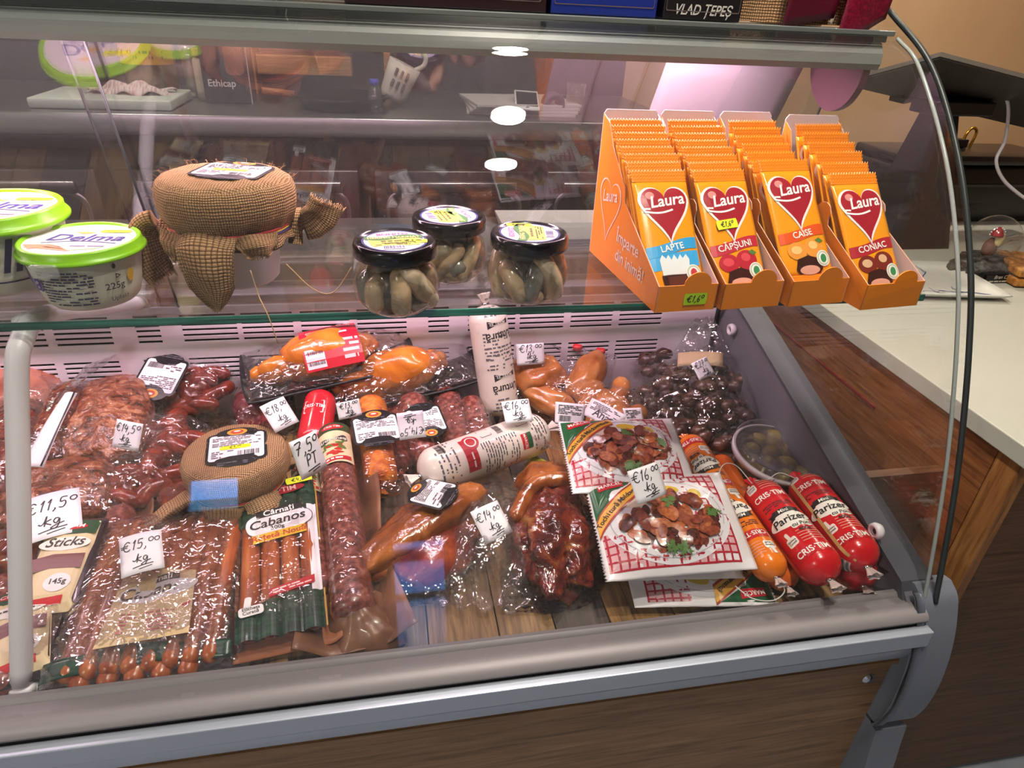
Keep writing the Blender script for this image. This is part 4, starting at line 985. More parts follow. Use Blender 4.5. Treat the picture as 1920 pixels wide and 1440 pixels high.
def choc_bar(label, flav, full=True, group='chocolate bars'):
    t = thing('chocolate_bar', label, 'chocolate bar', (0,0,0), group)
    mk('wrapper', BODY, M_wrap, t); mk('top_crimp', CR1, M_wrap2, t); mk('bottom_crimp', CR2, M_wrap2, t)
    laura_logo(t, barS, 0, .034, .0625)
    if not full: return t
    col, kind = FLAV[flav]
    bn = decal('flavour_band', [rect2(-.031,.031,-.022,-.009,10,2,lambda a,b: (a, b+.16*a+.0015*sin(a*90)))], P(col,.35), t, barS, .0006)
    decal('flavour_lettering', mv2(text2(flav,.0105,.014),0,-.019,.16), P('#fbeee8'), bn, barS, .0010)
    if kind == 'milk':
        decal('milk_wave', [rect2(-.030,.031,-.040,-.022,8,3,lambda a,b: (a, b+.10*a))], P('#3aa6e0',.35), t, barS, .0004)
        decal('milk_splash', [star2([(-.018+.036*i/10,-.030+.006*(i%2)) for i in range(11)]+[(.016,-.048),(-.016,-.050)],2,(0,-.040))], P('#dfe6ea',.35), t, barS, .0008)
        ch = decal('chocolate_picture', [star2([(-.018,-.048),(.020,-.044),(.024,-.062),(-.014,-.066)],2,(.003,-.055))], P('#3b1a16',.3), t, barS, .0010)
        decal('chocolate_facet', [star2([(-.012,-.050),(.014,-.048),(.017,-.059),(-.009,-.061)],2,(.003,-.055))], P('#5a2c24',.3), ch, barS, .0013)
        bc = '#c03040'
    else:
        fr = {'strawberry':('#b81e34','#d84a54'),'apricot':('#e8963a','#f3c178'),'cognac':('#7a2418','#d9b08a')}[kind]
        decal('fruit_picture', [mv2(star2(ellipse(.0125,.0105,24),2),-.012,-.036), mv2(star2(ellipse(.0135,.0115,24),2),.011,-.033)], P(fr[0],.35), t, barS, .0008)
        decal('fruit_highlight', [mv2(star2(ellipse(.007,.005,18),2),-.013,-.035), mv2(star2(ellipse(.006,.005,18),2),.010,-.030)], P(fr[1],.35), t, barS, .0010)
        if kind != 'cognac': decal('fruit_leaf', [star2([(.014,-.024),(.020,-.021),(.026,-.025),(.020,-.028)],2,(.020,-.0245))], P('#4f7a34'), t, barS, .0011)
        decal('praline_picture', [star2([(-.017,-.058),(-.014,-.046),(.0,-.042),(.016,-.046),(.019,-.058),(.015,-.063),(-.013,-.063)],2,(0,-.053))], P('#3a1712',.3), t, barS, .0010)
        decal('praline_filling', [mv2(star2(ellipse(.0135,.0052,22),2),.001,-.0588)], P('#e2a995'), t, barS, .0013)
        bc = '#2e8a52'
    bd = decal('seal_badge', [mv2(star2(ellipse(.0095,.0095,26),2),.021,-.046)], P('#eef0e8'), t, barS, .0013)
    decal('seal_mark', [mv2(star2(ellipse(.0042,.0050,16),2),.021,-.046)], P(bc), bd, barS, .0016)
    decal('seal_print', [mv2(ring2(ellipse(.0084,.0084,26),.0016),.021,-.046)], P('#b9c4b4'), bd, barS, .0015)
    return t
def tray_side(x0, x1, ear):
    if ear: prof_ = [(0,0),(0,.030),(.085,.072)]+[(.098+.0125*cos(a),.084+.0125*sin(a)) for a in [pi*(1.15-.2*i) for i in range(7)]]+[(.112,.066),(.14,.07),(.165,.10),(.19,.160),(.205,.170),(.205,0)]
    else: prof_ = [(0,0),(0,.030),(.112,.088),(.118,.104),(.165,.140),(.185,.165),(.205,.172),(.205,0)]
    return prism(prof_, x0, x1)
def tray(px, w, yaw, label, ear, lettering=False, st=None):
    """px: pixel of the front bottom centre"""
    B = atz(*px, ST); M_ = Matrix.Translation((B.x, B.y, ST))@Matrix.Rotation(yaw,4,'Z')
    t = thing('chocolate_tray', label, 'display tray', M_, 'orange chocolate display trays')
    th = .0012; wo = w/2
    for sx in (-1, 1):
        o = mk('tray_side', tray_side(*sorted((sx*wo, sx*(wo-th/2))), ear), M_or, t, False)
        mk('side_lining', tray_side(*sorted((sx*(wo-th/2-.0001), sx*(wo-th))), ear), M_cardin, o, False)
    mk('tray_floor', box(-wo+th,wo-th,.001,.204,.0004,.0014), M_cardin, t, False)
    tab = [(-wo,0),(wo,0),(wo,.030)]+[(.016*cos(a)+wo*.30, .030+.014*sin(a)) for a in [pi*i/10 for i in range(11)]]+[(-wo,.030)]
    fo = mk('tray_front', prism(tab, 0, .0012, 1), M_or, t, False)
    mk('tray_back', prism([(-wo,0),(wo,0),(wo,.172),(wo*.9,.176),(-wo*.9,.177),(-wo,.172)], .2040, .2052, 1), M_cardin, t, False)
    if st: sticker(t, lambda u,v,h: Vector((.010+u,-.0004-h,.014+v)), .028, .0135, st, M_lime)
    if lettering:
        Sd = lambda u,v,h: Vector((-wo-.0003-h, .10-u, v+.045))
        a = decal('side_heart', [mv2(ring2(heart(.066,44),.0035),-.055,.034)], P('#f6d9c4'), t, Sd, .0002)
        decal('side_lettering', [mv2(text2('Laura',.020,.014,.2),-.055,.034,.2), mv2(text2('Împarte',.0205,.014),.010,-.004), mv2(text2('din inimă!',.0205,.014),.022,-.026)], P('#f6d9c4'), a, Sd, .0003)
    return t, M_
TR = [((1283,583),.071,4,'LAPTE',8,False), ((1405,577),.074,5,'CĂPȘUNI',8,True), ((1528,571),.075,6,'CAISE',7,True), ((1666,577),.080,6,'CONIAC',6,True)]
NTH = ['front','second','third','fourth','fifth','sixth','seventh','eighth','ninth']
DESC = {'LAPTE':'blue-banded milk','CĂPȘUNI':'strawberry','CAISE':'apricot','CONIAC':'cognac'}
POS = ['leftmost orange tray of chocolate bars with a heart on its side','second orange tray of chocolate bars from the left','third orange tray of chocolate bars from the left','rightmost orange tray of chocolate bars beside the end glass']
Rb = random.Random(21)
for ti, (px, w, yw, fl, n, ear) in enumerate(TR):
    t, Mt_ = tray(px, w, radians(yw), POS[ti], ear, ti == 0, '€1,6o' if ti == 0 else None)
    lean = 50
    full = choc_bar('front chocolate bar in the %s tray' % DESC[fl], fl)
    if ti == 1: sticker(full, sub(lambda u,v,h: barS(u,v,h+.0014),-.006,.010,radians(6)), .027, .011, '€1,6o')
    proto = None
    sp = .155/9 if n > 7 else .142/max(n,1)
    for i in range(n):
        yb = .022+i*(.112/(n-1)); lf = radians(lean+(15/(n-1))*i+Rb.uniform(-.5,.5)); up = .004+.022*i/(n-1)
        if ti in (2,) and i == 0: up += .012
        Mb = Mt_@Matrix.Translation((Rb.uniform(-.0006,.0006), yb-.004, up))@Matrix.Rotation(lf,4,'X')@Matrix.Rotation(radians(Rb.uniform(-.4,.4)),4,'Z')@Matrix.Translation((0,BL/2,0))
        if i == 0: full.matrix_world = Mb
        elif proto is None:
            proto = choc_bar('%s chocolate bar from the front in the %s tray' % (NTH[i], DESC[fl]), fl, False); proto.matrix_world = Mb
        else: copy_thing(proto, Mb, '%s chocolate bar from the front in the %s tray' % (NTH[i], DESC[fl]))
# ================================================================== FOOD ON THE DECK
M_film = film('cling_film', (.97,.965,.97), .05, .010, .10, (34,.8,.010))
M_filmc = film('crinkled_film', (.97,.96,.97), .05, .010, .13, (38,.8,.010))
M_vac = film('vacuum_film', (.98,.975,.975), .04, .005, .08, (40,.7,.008))
M_paper = mat('price_card', '#f3f0f6', .6)
M_kraft = mat('kraft_print', '#7b5138', .42, coat=.25, stops=[(.35,'#6a4430'),(.65,'#8a5d42')], scale=16, bump=(30,.35,.003))

class Pouch:
    """pillow over a star-shaped outline; h(x, y) is its height"""
    def __init__(s, outline, H, pw=2.4, crk=.0, crs=50, seed=0, rim=.0008, tilt=(0,0)):
        s.o = outline; s.H = H; s.pw = pw; s.crk = crk; s.crs = crs; s.seed = seed; s.rim = rim; s.tilt = tilt
        s.an = sorted((atan2(y_,x_), sqrt(x_*x_+y_*y_)) for x_, y_ in outline)
    def R(s, a):
        A = s.an; n = len(A)
        if a < A[0][0] or a >= A[-1][0]:
            a0, r0 = A[-1]; a1, r1 = A[0]; 
            if a < A[0][0]: a0 -= 2*pi
            else: a1 += 2*pi
        else:
            lo, hi = 0, n-1
            while hi-lo > 1:
                m_ = (lo+hi)//2
                if A[m_][0] <= a: lo = m_
                else: hi = m_
            a0, r0 = A[lo]; a1, r1 = A[hi]
        t = 0 if a1 == a0 else (a-a0)/(a1-a0)
        return r0*r1/((1-t)*r1+t*r0) if (r0 and r1) else r0
    def h(s, x_, y_):
        r_ = sqrt(x_*x_+y_*y_); t = min(1, r_/max(s.R(atan2(y_,x_)),1e-6)) if r_ > 1e-9 else 0
        z_ = s.rim+s.H*(1-t**s.pw)
        if s.crk: z_ += s.crk*(.25+t*(1-.6*t))*(nz(x_,y_,0,s.crs,s.seed)+.6*abs(nz(x_,y_,1,s.crs*2.1,s.seed+3)))
        return max(z_, .0003)+s.tilt[0]*x_+s.tilt[1]*y_
    def geo(s, rings=14, sub_=1):
        o = s.o
        if sub_ > 1:
            q = []
            for i in range(len(o)):
                a, b = o[i], o[(i+1)%len(o)]
                for k in range(sub_): q.append((a[0]+(b[0]-a[0])*k/sub_, a[1]+(b[1]-a[1])*k/sub_))
            o = q
        V2, F = star2(o, rings); V = [Vector((x_,y_,s.h(x_,y_))) for x_, y_ in V2]; n = len(o); N = len(V)
        V += [Vector((x_,y_,0)) for x_, y_ in o]; b0 = N-n
        F = F+[(b0+(i+1)%n, b0+i, N+i, N+(i+1)%n) for i in range(n)]+[tuple(N+i for i in range(n-1,-1,-1))]
        return V, F
    def S(s): return lambda u, v, hh: Vector((u, v, s.h(u,v)+hh))
def wob(outline, amp, freq, seed, sub_=4):
    """uneven hand-torn or crumpled outline"""
    q = []
    for i in range(len(outline)):
        a, b = outline[i], outline[(i+1)%len(outline)]
        for k in range(sub_):
            x_, y_ = a[0]+(b[0]-a[0])*k/sub_, a[1]+(b[1]-a[1])*k/sub_; d = 1+amp*nz(x_,y_,0,freq,seed); q.append((x_*d,y_*d))
    return q

# ---- price cards
CARDS = {}
def price_card(bm_, zb, tm_, zt, pxw, lines, where, flip=False, fold=0.):
    M_, L = frame(bm_, zb, tm_, zt); w = pxw/pxm(M_.translation)
    if flip: M_ = M_@Matrix.Rotation(pi,4,'Z')
    t = thing('price_card', 'white handwritten price card reading %s %s' % (lines[0].replace('o','0')+(' '+lines[1] if len(lines) > 1 else ''), where), 'price card', M_, 'price cards')
    S = lambda u,v,h: Vector((u, v, .003*(1-(2*u/w)**2)-.002+fold*max(0,v/L)**2*L+h))
    mk('card', sheet(8,6,lambda a,b: S((a-.5)*w,(b-.5)*L,.0),.0005), M_paper, t)
    n = max(len(l) for l in lines[:1]); sz = min(w*.88/(sum(HW.get(c,HW[' '])[1] for c in lines[0])), L*.34); iw = max(.0009, sz*.085)
    sh = [mv2(hand2(lines[0], sz, iw),0,L*.10)]
    if len(lines) > 1: sh += [mv2(hand2(lines[1], sz*.9, iw),w*.02,-L*.24), stroke2([(-w*.22,-L*.36),(0,-L*.33),(w*.26,-L*.31)],iw), stroke2([(-w*.08,-L*.41),(w*.22,-L*.37)],iw)]
    decal('handwriting', sh, M_ink, t, S, .0005)
    return t

# ---- rolls: parizer, lard, salami
def rollf(L, r, e):
    def rf(v):
        q = (abs(v)-(L/2-e))/e
        return r if q <= 0 else r*sqrt(max(.02, 1-min(q,.99)**2))
    return rf
def roll_geo(L, r, e, n=36, wob_=0., seed=0, bend=0.):
    rf = rollf(L,r,e); ys = [-L/2+e*(1-cos(pi/2*i/6)) for i in range(7)]+[-L/2+e+(L-2*e)*i/10 for i in range(1,10)]+[L/2-e*(1-cos(pi/2*(6-i)/6)) for i in range(7)]
    V, F = [], []
    for y_ in ys:
        for i in range(n):
            a = 2*pi*i/n; R = rf(y_)*(1+wob_*nz(cos(a),y_*12,sin(a),1.5,seed)); V.append(Vector((R*sin(a)+bend*(1-(2*y_/L)**2), y_, R*cos(a))))
    for j in range(len(ys)-1):
        for i in range(n): F.append((j*n+i, (j+1)*n+i, (j+1)*n+(i+1)%n, j*n+(i+1)%n))
    F += [tuple(range(n)), tuple((len(ys)-1)*n+i for i in range(n-1,-1,-1))]
    return V, F
def tail(t, y_, sgn, r, mt, seed=0, string=None):
    """clipped, gathered casing end"""
    R_ = random.Random(seed)
    def f(u, v):
        a = 2*pi*u; rr = r*(.10+.24*v**1.3)*(1+.25*sin(a*5+seed)); return (rr*sin(a), y_+sgn*(r*.02+r*.60*v), rr*cos(a)*.55)
    mk('casing_tail', grid(30,6,f,True), mt, t)
    mk('clip', tube([(-r*.16,y_+sgn*r*.06,0),(r*.16,y_+sgn*r*.06,0)], r*.10, 8), M_chrome, t)
    if string: mk('string', tube(spline(string,6), .0008, 6), mat('string_white','#d9d4d0',.8), t)
def parizer(M_, L, r, label, col, dark, flip, full=True, strs=None, seed=0, small=False, cat='sausage roll'):
    mb = mat('casing_'+col.strip('#'), col, .22, coat=.5, bump=(40,.12,.002))
    t = thing('sausage_roll', label, cat, M_, 'plastic cased sausage rolls')
    mk('casing', roll_geo(L, r, r*.9, 40), mb, t)
    tail(t, -L/2+.0005, -1, r, mat('tail_clear','#c9b8b4',.2,coat=.4), seed, strs[0] if strs else None)
    tail(t, L/2-.0005, 1, r, mb, seed+1, strs[1] if strs else None)
    if not full: return t
    rf = rollf(L,r,r*.9); a0 = radians(-24)
    S0 = cylS(r, rf, a0)
    S = (lambda u,v,h: S0(-u,-v,h)) if flip else S0
    per = .105; k = -1; vs = [-L/2+.030+per*i for i in range(int((L-.03)//per)+1)]
    Wt, Bk, Pk = P('#f4efe6',.3), P('#1d1a1c',.4), P(dark,.3)
    for v0 in vs:
        b = decal('brand_band', [rect2(-r*.95,r*.95,v0-.007,v0+.0075,14,2)], Pk, t, S, .0004)
        decal('brand_lettering', mv2(text2('CRIS·TIM',.0125 if not small else .010,.02,sx=.95),0,v0-.004), Wt, b, S, .0008)
        if v0+.018 < L/2-r*.5:
            th = decal('thumb_badge', [mv2(star2(rrect(.015,.013,.003),2),-r*.55,v0+.022), mv2(star2(rrect(.005,.012,.002),2),-r*.60,v0+.032,.15)], Wt, t, S, .0005)
            decal('badge_print', [mv2(text2('Eticheta',.0038,.01),-r*.55,v0+.0225), mv2(text2('Curată',.0038,.01),-r*.55,v0+.0185)], Bk, th, S, .0009)
            decal('fine_lines', [rect2(-r*.15,r*.95,v0+.014+.0045*i,v0+.0152+.0045*i,8,1) for i in range(5)], P('#e8a08c',.4), t, S, .0005)
        if v0+.060 < L/2-r*.4:
            p = decal('product_badge', [mv2(star2([(x_*(1+.10*cos(6*atan2(y_,x_))),y_) for x_, y_ in ellipse(r*.98,.0125,40)],3),0,v0+.055), mv2(star2(rrect(r*1.0,.010,.003),2),r*.35,v0+.042)], Wt, t, S, .0006)
            decal('product_lettering', [mv2(text2('Parizer',.0165 if not small else .013,.016,.12),0,v0+.050), mv2(text2('cu Porc',.0085,.014,.1),r*.35,v0+.0395), mv2(text2('400g',.0085,.01,.1),r*.3,v0+.030)], Bk, p, S, .0010)
            bb = decal('mini_banner', [rect2(-r*.5,r*.5,v0+.066,v0+.0745,8,1), star2([(-r*.8,v0+.064),(-r*.5,v0+.064),(-r*.5,v0+.072),(-r*.8,v0+.072),(-r*.68,v0+.068)],1,(-r*.6,v0+.068)), star2([(r*.5,v0+.064),(r*.8,v0+.064),(r*.68,v0+.068),(r*.8,v0+.072),(r*.5,v0+.072)],1,(r*.6,v0+.068))], Bk, t, S, .0009)
            decal('banner_lettering', mv2(text2('Mini',.008,.014,.1),0,v0+.0675), Wt, bb, S, .0013)
            decal('script_lines', [mv2(print2(-r*.75,r*.75,0,.010,3,seed),0,v0+.080)], P('#5a1420'), t, S, .0005)
    return t
MA, LA = frame((1556,1086),.846,(1416,914),.846)
MB_, LB = frame((1626,1062),.846,(1500,903),.846)
MC, LC = frame((1456,1082),.842,(1288,826),.842)
parizer(MA, LA, .0285, 'red parizer sausage with the full label showing, in the middle beside the orange one', '#d3131f', '#c01020', False, True, [None,[(0,LA/2+.004,0),(-.02,LA/2+.03,.02),(-.05,LA/2+.02,.028),(-.075,LA/2-.02,.012),(-.08,LA/2-.045,.006)]], 1)
t = parizer(MB_, LB, .0285, 'red parizer sausage with a gold stripe lying against the end wall', '#d3131f', '#c01020', False, True, [None,[(0,LB/2+.004,0),(-.03,LB/2+.01,.010),(-.055,LB/2-.002,.008),(-.07,LB/2+.004,.003)]], 2)
decal('gold_stripe', [rect2(-.0475,-.0425,-LB/2+.004,LB/2-.002,2,16)], P('#c8a468',.35), t, cylS(.0285, rollf(LB,.0285,.0256), radians(24)), .0009)
decal('barcode_patch', [rect2(-.034,-.008,-LB/2+.006,-LB/2+.016,8,2)], P('#e4dcdc'), t, cylS(.0285, rollf(LB,.0285,.0256), radians(-70)), .0009)
decal('barcode', [mv2(barcode2(-.033,-.009,-.004,.004,4),0,-LB/2+.011)], M_ink, t, cylS(.0285, rollf(LB,.0285,.0256), radians(-70)), .0013)
parizer(MC, LC, .0225, 'long orange sausage lying upside down beside the red parizer', '#ec7a12', '#c8232c', True, True, [[(0,-LC/2-.004,0),(.006,-LC/2-.014,-.010),(-.010,-LC/2-.020,-.018),(-.035,-LC/2-.014,-.018),(-.050,-LC/2+.004,-.014)],None], 3, True)
for (px, py), (qx, qy), r, col, dk, lab in [((1478,1100),(1345,862),.0215,'#e0661a','#b81c28','orange sausage underneath the long orange one'), ((1620,1098),(1515,930),.0270,'#c0121e','#a80c18','red parizer sausage underneath, only its clipped end showing by the end wall')]:
    Mx, Lx = frame((px,py), DZ+r+.001, (qx,qy), DZ+r+.001); parizer(Mx, Lx, r, lab, col, dk, False, False, None, 7)

M_lard = mat('lard_casing', '#e6d9cf', .3, coat=.3, bump=(40,.12,.002))
def lard(M_, L, r, label, flip, a0, logo=False):
    t = thing('lard_roll', label, 'lard roll', M_, 'lard rolls'); rf = rollf(L,r,r*.75)
    mk('casing', roll_geo(L,r,r*.75,40,.01,3), M_lard, t)
    tail(t,-L/2+.0005,-1,r,M_lard,2); tail(t,L/2-.0005,1,r,M_lard,5)
    S0 = cylS(r,rf,a0); S = (lambda u,v,h: S0(-u,-v,h)) if flip else S0
    Bk = P('#2e2a30'); rows = []
    if not logo:
        for i, v0 in enumerate((-L*.28, L*.18)):
            g = decal('name_lettering', mv2(text2('Untură',.019,.016,sx=.9),0,v0), Bk, t, S, .0005)
            lg = decal('maker_badge', [star2([(-.020,v0-.021),(.020,v0-.021),(.020,v0-.008),(-.020,v0-.013)],3,(0,v0-.016))], Bk, t, S, .0005)
            decal('badge_lettering', mv2(text2('MARCEL',.0085,.012),.002,v0-.019), P('#ded6d0'), lg, S, .0009)
            rows += [print2(-.030,.030,v0-.095,v0-.027,11,i+3,.45), print2(-.030,.030,v0+.022,v0+.048,4,i+9,.45)]
        decal('fine_print', rows, P('#6a646a'), t, S, .0005)
    else:
        rd = decal('red_emblem', [mv2(rect2(-.026,.026,-.010,.010,6,3),-.0,-L*.18), mv2(star2(ellipse(.013,.013,24),2),-.018,-L*.15)], P('#b01c2a'), t, S, .0006)
        decal('emblem_print', [mv2(ring2(ellipse(.009,.009,20),.002),-.018,-L*.15), print2(-.002,.020,-L*.205,-L*.165,2,5)], P('#ead8d0'), rd, S, .0010)
        bd = decal('maker_badge', [mv2(rect2(-.012,.012,-.008,.008,4,3),.010,L*.24)], P('#c2202c'), t, S, .0006)
        decal('badge_band', [mv2(rect2(-.012,.012,.002,.010,4,2),.010,L*.24)], P('#245a38'), bd, S, .0008)
        decal('badge_lettering', mv2(text2('MARCEL',.006,.012),.010,L*.24-.004), P('#f0e6dc'), bd, S, .0010)
        rows = [print2(-.036,.036,-L*.42,-L*.27,5,1,.4), print2(-.010,.040,-L*.10,L*.18,14,2,.4), print2(-.036,.036,L*.30,L*.42,5,3,.4)]
        decal('fine_print', rows, P('#55505a'), t, S, .0005)
        decal('barcode', [mv2(barcode2(-.010,.010,-.006,.006,5),-.026,-L*.36), mv2(barcode2(-.010,.010,-.005,.005,6),-.026,L*.08)], M_ink, t, S, .0007)
        decal('nutrition_table', [mv2(ring2(rrect(.020,.018,.001),.0008),-.028,-L*.02), mv2(ring2(rrect(.020,.020,.001),.0008),-.026,L*.26)], M_ink, t, S, .0007)
    return t
A = aty(940,778,.985); B = aty(911,572,1.035)
Mv, Lv = frame(A, 0, B, 0)
lard(Mv, Lv, .0335, 'white lard roll standing upright against the vented back panel', True, radians(-4))
MLy, LLy = frame((788,892),.862,(1022,806),.862)
lard(MLy, LLy, .0335, 'white lard roll lying on its side behind the smoked hocks', False, radians(42), True)

# ---- tochitura packs with a photo of the dish
M_pack = mat('pack_white', '#ece6ea', .25, coat=.5, bump=(45,.25,.002))
def dish_pack(M_, w, l, label, seed=1, bul=.020):
    t = thing('stew_pack', label, 'food pack', M_, 'printed stew packs')
    def H(x_, y_):
        a, b = abs(2*x_/w), abs(2*y_/l); e = max(0,1-a**3.2)*max(0,1-b**3.2)
        return .0012+bul*e+.0022*e*nz(x_,y_,0,45,seed)+.0010*nz(x_,y_,2,80,seed)
    def f(u, v):
        x_, y_ = (u-.5)*w, (v-.5)*l
        if u == 0: x_ += .0016*((round(v*60)%2)*2-1)
        return (x_, y_, H(x_*.999,y_*.999))
    V, F = sheet(44, 60, f, .0010)
    mk('pouch', (V,F), M_pack, t)
    mk('pouch_underside', tr(xf(Pouch(rrect(w*.9,l*.9,.02), bul*.8,3).geo(6), Matrix.Scale(-1,4,(0,0,1))),0,0,-.0015), M_vac, t)
    S = lambda u,v,h: Vector((u,v,H(u,v)+h)); R_ = random.Random(seed)
    # red gingham cloth in the corners
    gr, gp = [], []
    gp.append(rect2(w*.10,w*.40,-l*.44,l*.46,6,10)); 
    gp.append(rect2(-w*.47,w*.10,-l*.44,-l*.10,10,6))
    pat = decal('gingham_ground', gp, P('#d9a9b0',.3), t, S, .0004)
    for i in range(11):
        x_ = w*(.11+.028*i)
        if i%2 == 0: gr.append(rect2(x_,x_+w*.014,-l*.44,l*.46,1,14))
    for i in range(26):
        y_ = -l*.44+l*.036*i
        if i%2 == 0: gr.append(rect2(w*.10,w*.40,y_,y_+l*.016,6,1))
        if i%2 == 0 and y_ < -l*.10: gr.append(rect2(-w*.47,w*.10,y_,y_+l*.016,10,1))
    for i in range(20):
        x_ = -w*.46+w*.028*i
        if i%2 == 0: gr.append(rect2(x_,x_+w*.014,-l*.44,-l*.10,1,6))
    decal('gingham_stripes', gr, P('#b01f35',.3), pat, S, .0006)
    pl_ = decal('plate_picture', [mv2(star2(ellipse(w*.43,l*.43,44),5),-w*.02,-l*.0)], P('#e3dfe4',.25), t, S, .0008)
    decal('plate_shade', [mv2(ring2(ellipse(w*.39,l*.385,44),.0015),-w*.02,0)], P('#bdb6c0',.25), pl_, S, .0010)
    tones = ['#4a1710','#74281a','#8f3a22','#5a1c13','#9c4224','#33100d','#7c3422']
    groups = {c: [] for c in tones}
    for i in range(120):
        a = R_.uniform(0,2*pi); q = sqrt(R_.random()); cx_, cy_ = -w*.01+w*.31*q*cos(a), -l*.05+l*.25*q*sin(a)
        rx, ry = R_.uniform(.006,.013), R_.uniform(.005,.009); c = R_.choice(tones)
        o = [(x_*(1+.25*nz(x_*200,y_*200,i,1,seed)),y_) for x_, y_ in ellipse(rx,ry,14)]
        groups[c].append((i, mv2(star2(o,2),cx_,cy_,R_.uniform(0,3))))
    for j, c in enumerate(tones):
        if groups[c]:
            mt_ = mat('stew_tone_%d' % j, c, .25, coat=.4, stops=[(.35,c),(.7,['#8f4230','#a45a3c','#b87248','#803a2a','#bd7440','#5f261d','#9c553c'][j])], scale=220)
            V, F = [], []
            for i, s in groups[c]:
                k = len(V); V += [S(p[0],p[1],.0012+.00004*i) for p in s[0]]; F += [tuple(q+k for q in fc) for fc in s[1]]
            mk('meat_picture', (V,F), mt_, pl_)
    decal('potato_picture', [mv2(star2(ellipse(w*.13,l*.09,26),3),-w*.17,l*.20,.3)], P('#d8c4b0',.3), pl_, S, .0012)
    decal('lemon_picture', [mv2(star2(ellipse(w*.08,l*.05,20),2),w*.03,l*.27,-.2), mv2(star2(ellipse(w*.045,l*.06,20),2),w*.21,l*.20)], P('#d6b43a',.3), pl_, S, .0013)
    lf = []
    for cx_, cy_ in ((w*.01,l*.12),(w*.29,-l*.02),(-w*.05,-l*.31),(w*.02,-l*.33)):
        for i in range(11): lf.append(mv2(star2([(0,0),(.003,.003),(.005,.001),(.009,.002),(.006,-.001),(.008,-.004),(.003,-.002)],1,(.004,0)),cx_+R_.uniform(-.004,.004),cy_+R_.uniform(-.003,.003),i*.9+R_.random()))
    decal('parsley_picture', lf, P('#4a7030',.4), pl_, S, .0062)
    # corner with the maker's badge and the name band
    cn_ = decal('corner_green', [star2([(-w*.485,l*.47),(-w*.10,l*.47),(-w*.25,l*.36),(-w*.38,l*.20),(-w*.485,l*.05)],5,(-w*.40,l*.36))], P('#1f5a34',.3), t, S, .0012)
    arc = lambda k0, wd: [rect2(0,1,0,1,14,2,lambda a,b: (-w*.485+(w*.42)*a+ (b-.5)*0, l*(.02+.46*a**.75)-b*wd-k0))]
    decal('name_band', arc(.0,l*.13), P('#e0a438',.3), cn_, S, .0016)
    decal('band_edge', arc(-.003,.003)+arc(l*.13,.004), P('#a83a20',.3), cn_, S, .0018)
    decal('maker_badge', [mv2(rect2(-.017,.017,-.006,.006,4,2,lambda a,b:(a,b+.15*a)),-w*.34,l*.39)], P('#c42030',.3), cn_, S, .0018)
    decal('badge_lettering', mv2(text2('MARCEL',.0085,.014),-w*.34,l*.375,.15), P('#f4ece4'), cn_, S, .0024)
    nm = 'Tochitură Moldovenească'; nl = len(nm); ch = []
    for i, c in enumerate(nm):
        if c == ' ': continue
        a = .06+.90*i/nl; x_ = -w*.485+w*.42*a; y_ = l*(.02+.46*a**.75)-l*.095; sl = atan2(l*.46*.75*a**-.25, w*.42)
        ch.append(mv2(text2(c,.0092,.014),x_,y_,sl))
    decal('name_lettering', ch, P('#2a1a10'), cn_, S, .0024)
    return t
Mp1, Lp1 = frame((1272,1080),.850,(1232,894),.893)
dish_pack(Mp1@Matrix.Rotation(radians(5),4,'Z'), .192, Lp1, 'printed stew pack at the front with the whole plate showing', 1)
Mp2, Lp2 = frame((1185,918),.888,(1160,792),.915)
dish_pack(Mp2@Matrix.Rotation(radians(4),4,'Z'), .172, Lp2*1.06, 'printed stew pack lying behind the front one', 2)
Mp3, Lp3 = frame((1315,1138),.800,(1280,985),.806)
dish_pack(Mp3@Matrix.Rotation(radians(186),4,'Z'), .185, Lp3, 'printed stew pack turned upside down underneath the front one', 3, .012)
Mp4, Lp4 = frame((1262,1088),.822,(1225,930),.842)
dish_pack(Mp4@Matrix.Rotation(radians(3),4,'Z'), .180, Lp4, 'printed stew pack sandwiched between the front one and the upside-down one', 4, .010)
price_card((1226,936),.925,(1206,874),.957,72,['€16,oo','kg'],'on the stew packs')

# ---- tub of olives
olv = thing('olive_tub', 'clear plastic tub of green olives with a white rim by the end wall', 'olive tub', Matrix.Translation(atz(1448,835,.852)+Vector((0,0,-.083)))@Matrix.Rotation(radians(7),4,'X')@Matrix.Rotation(radians(4),4,'Y'), None)
M_tubc = film('tub_clear', (.86,.85,.80), .12, .05, .06, None, (.75,.75,.72))
M_olive = mat('olive_green', '#9a8c46', .25, coat=.3, stops=[(.35,'#83762f'),(.65,'#aea058')], scale=25)
mk('tub_body', lathe([(.001,.0),(.050,.0),(.053,.004),(.0635,.070),(.0655,.074)],56), M_tubc, olv)
mk('brine', lathe([(.001,.002),(.050,.002),(.0615,.060),(.001,.062)],40), mat('brine_dark','#3f3a16',.15,stops=[(.4,'#332e12'),(.7,'#57501f')],scale=20), olv)
mk('rim_band', lathe([(.0640,.066),(.0700,.067),(.0705,.075),(.0690,.0765),(.0660,.0765)],56,False), mat('rim_white','#dcd8e0',.4), olv)
mk('lid', lathe([(.0690,.0775),(.0700,.079),(.0700,.0865),(.0680,.0885),(.0640,.0885),(.0625,.084),(.001,.0835)],56), film('lid_clear',(.93,.92,.90),.06,.05,.05,None,(.6,.58,.6)), olv)
Ro = random.Random(4)
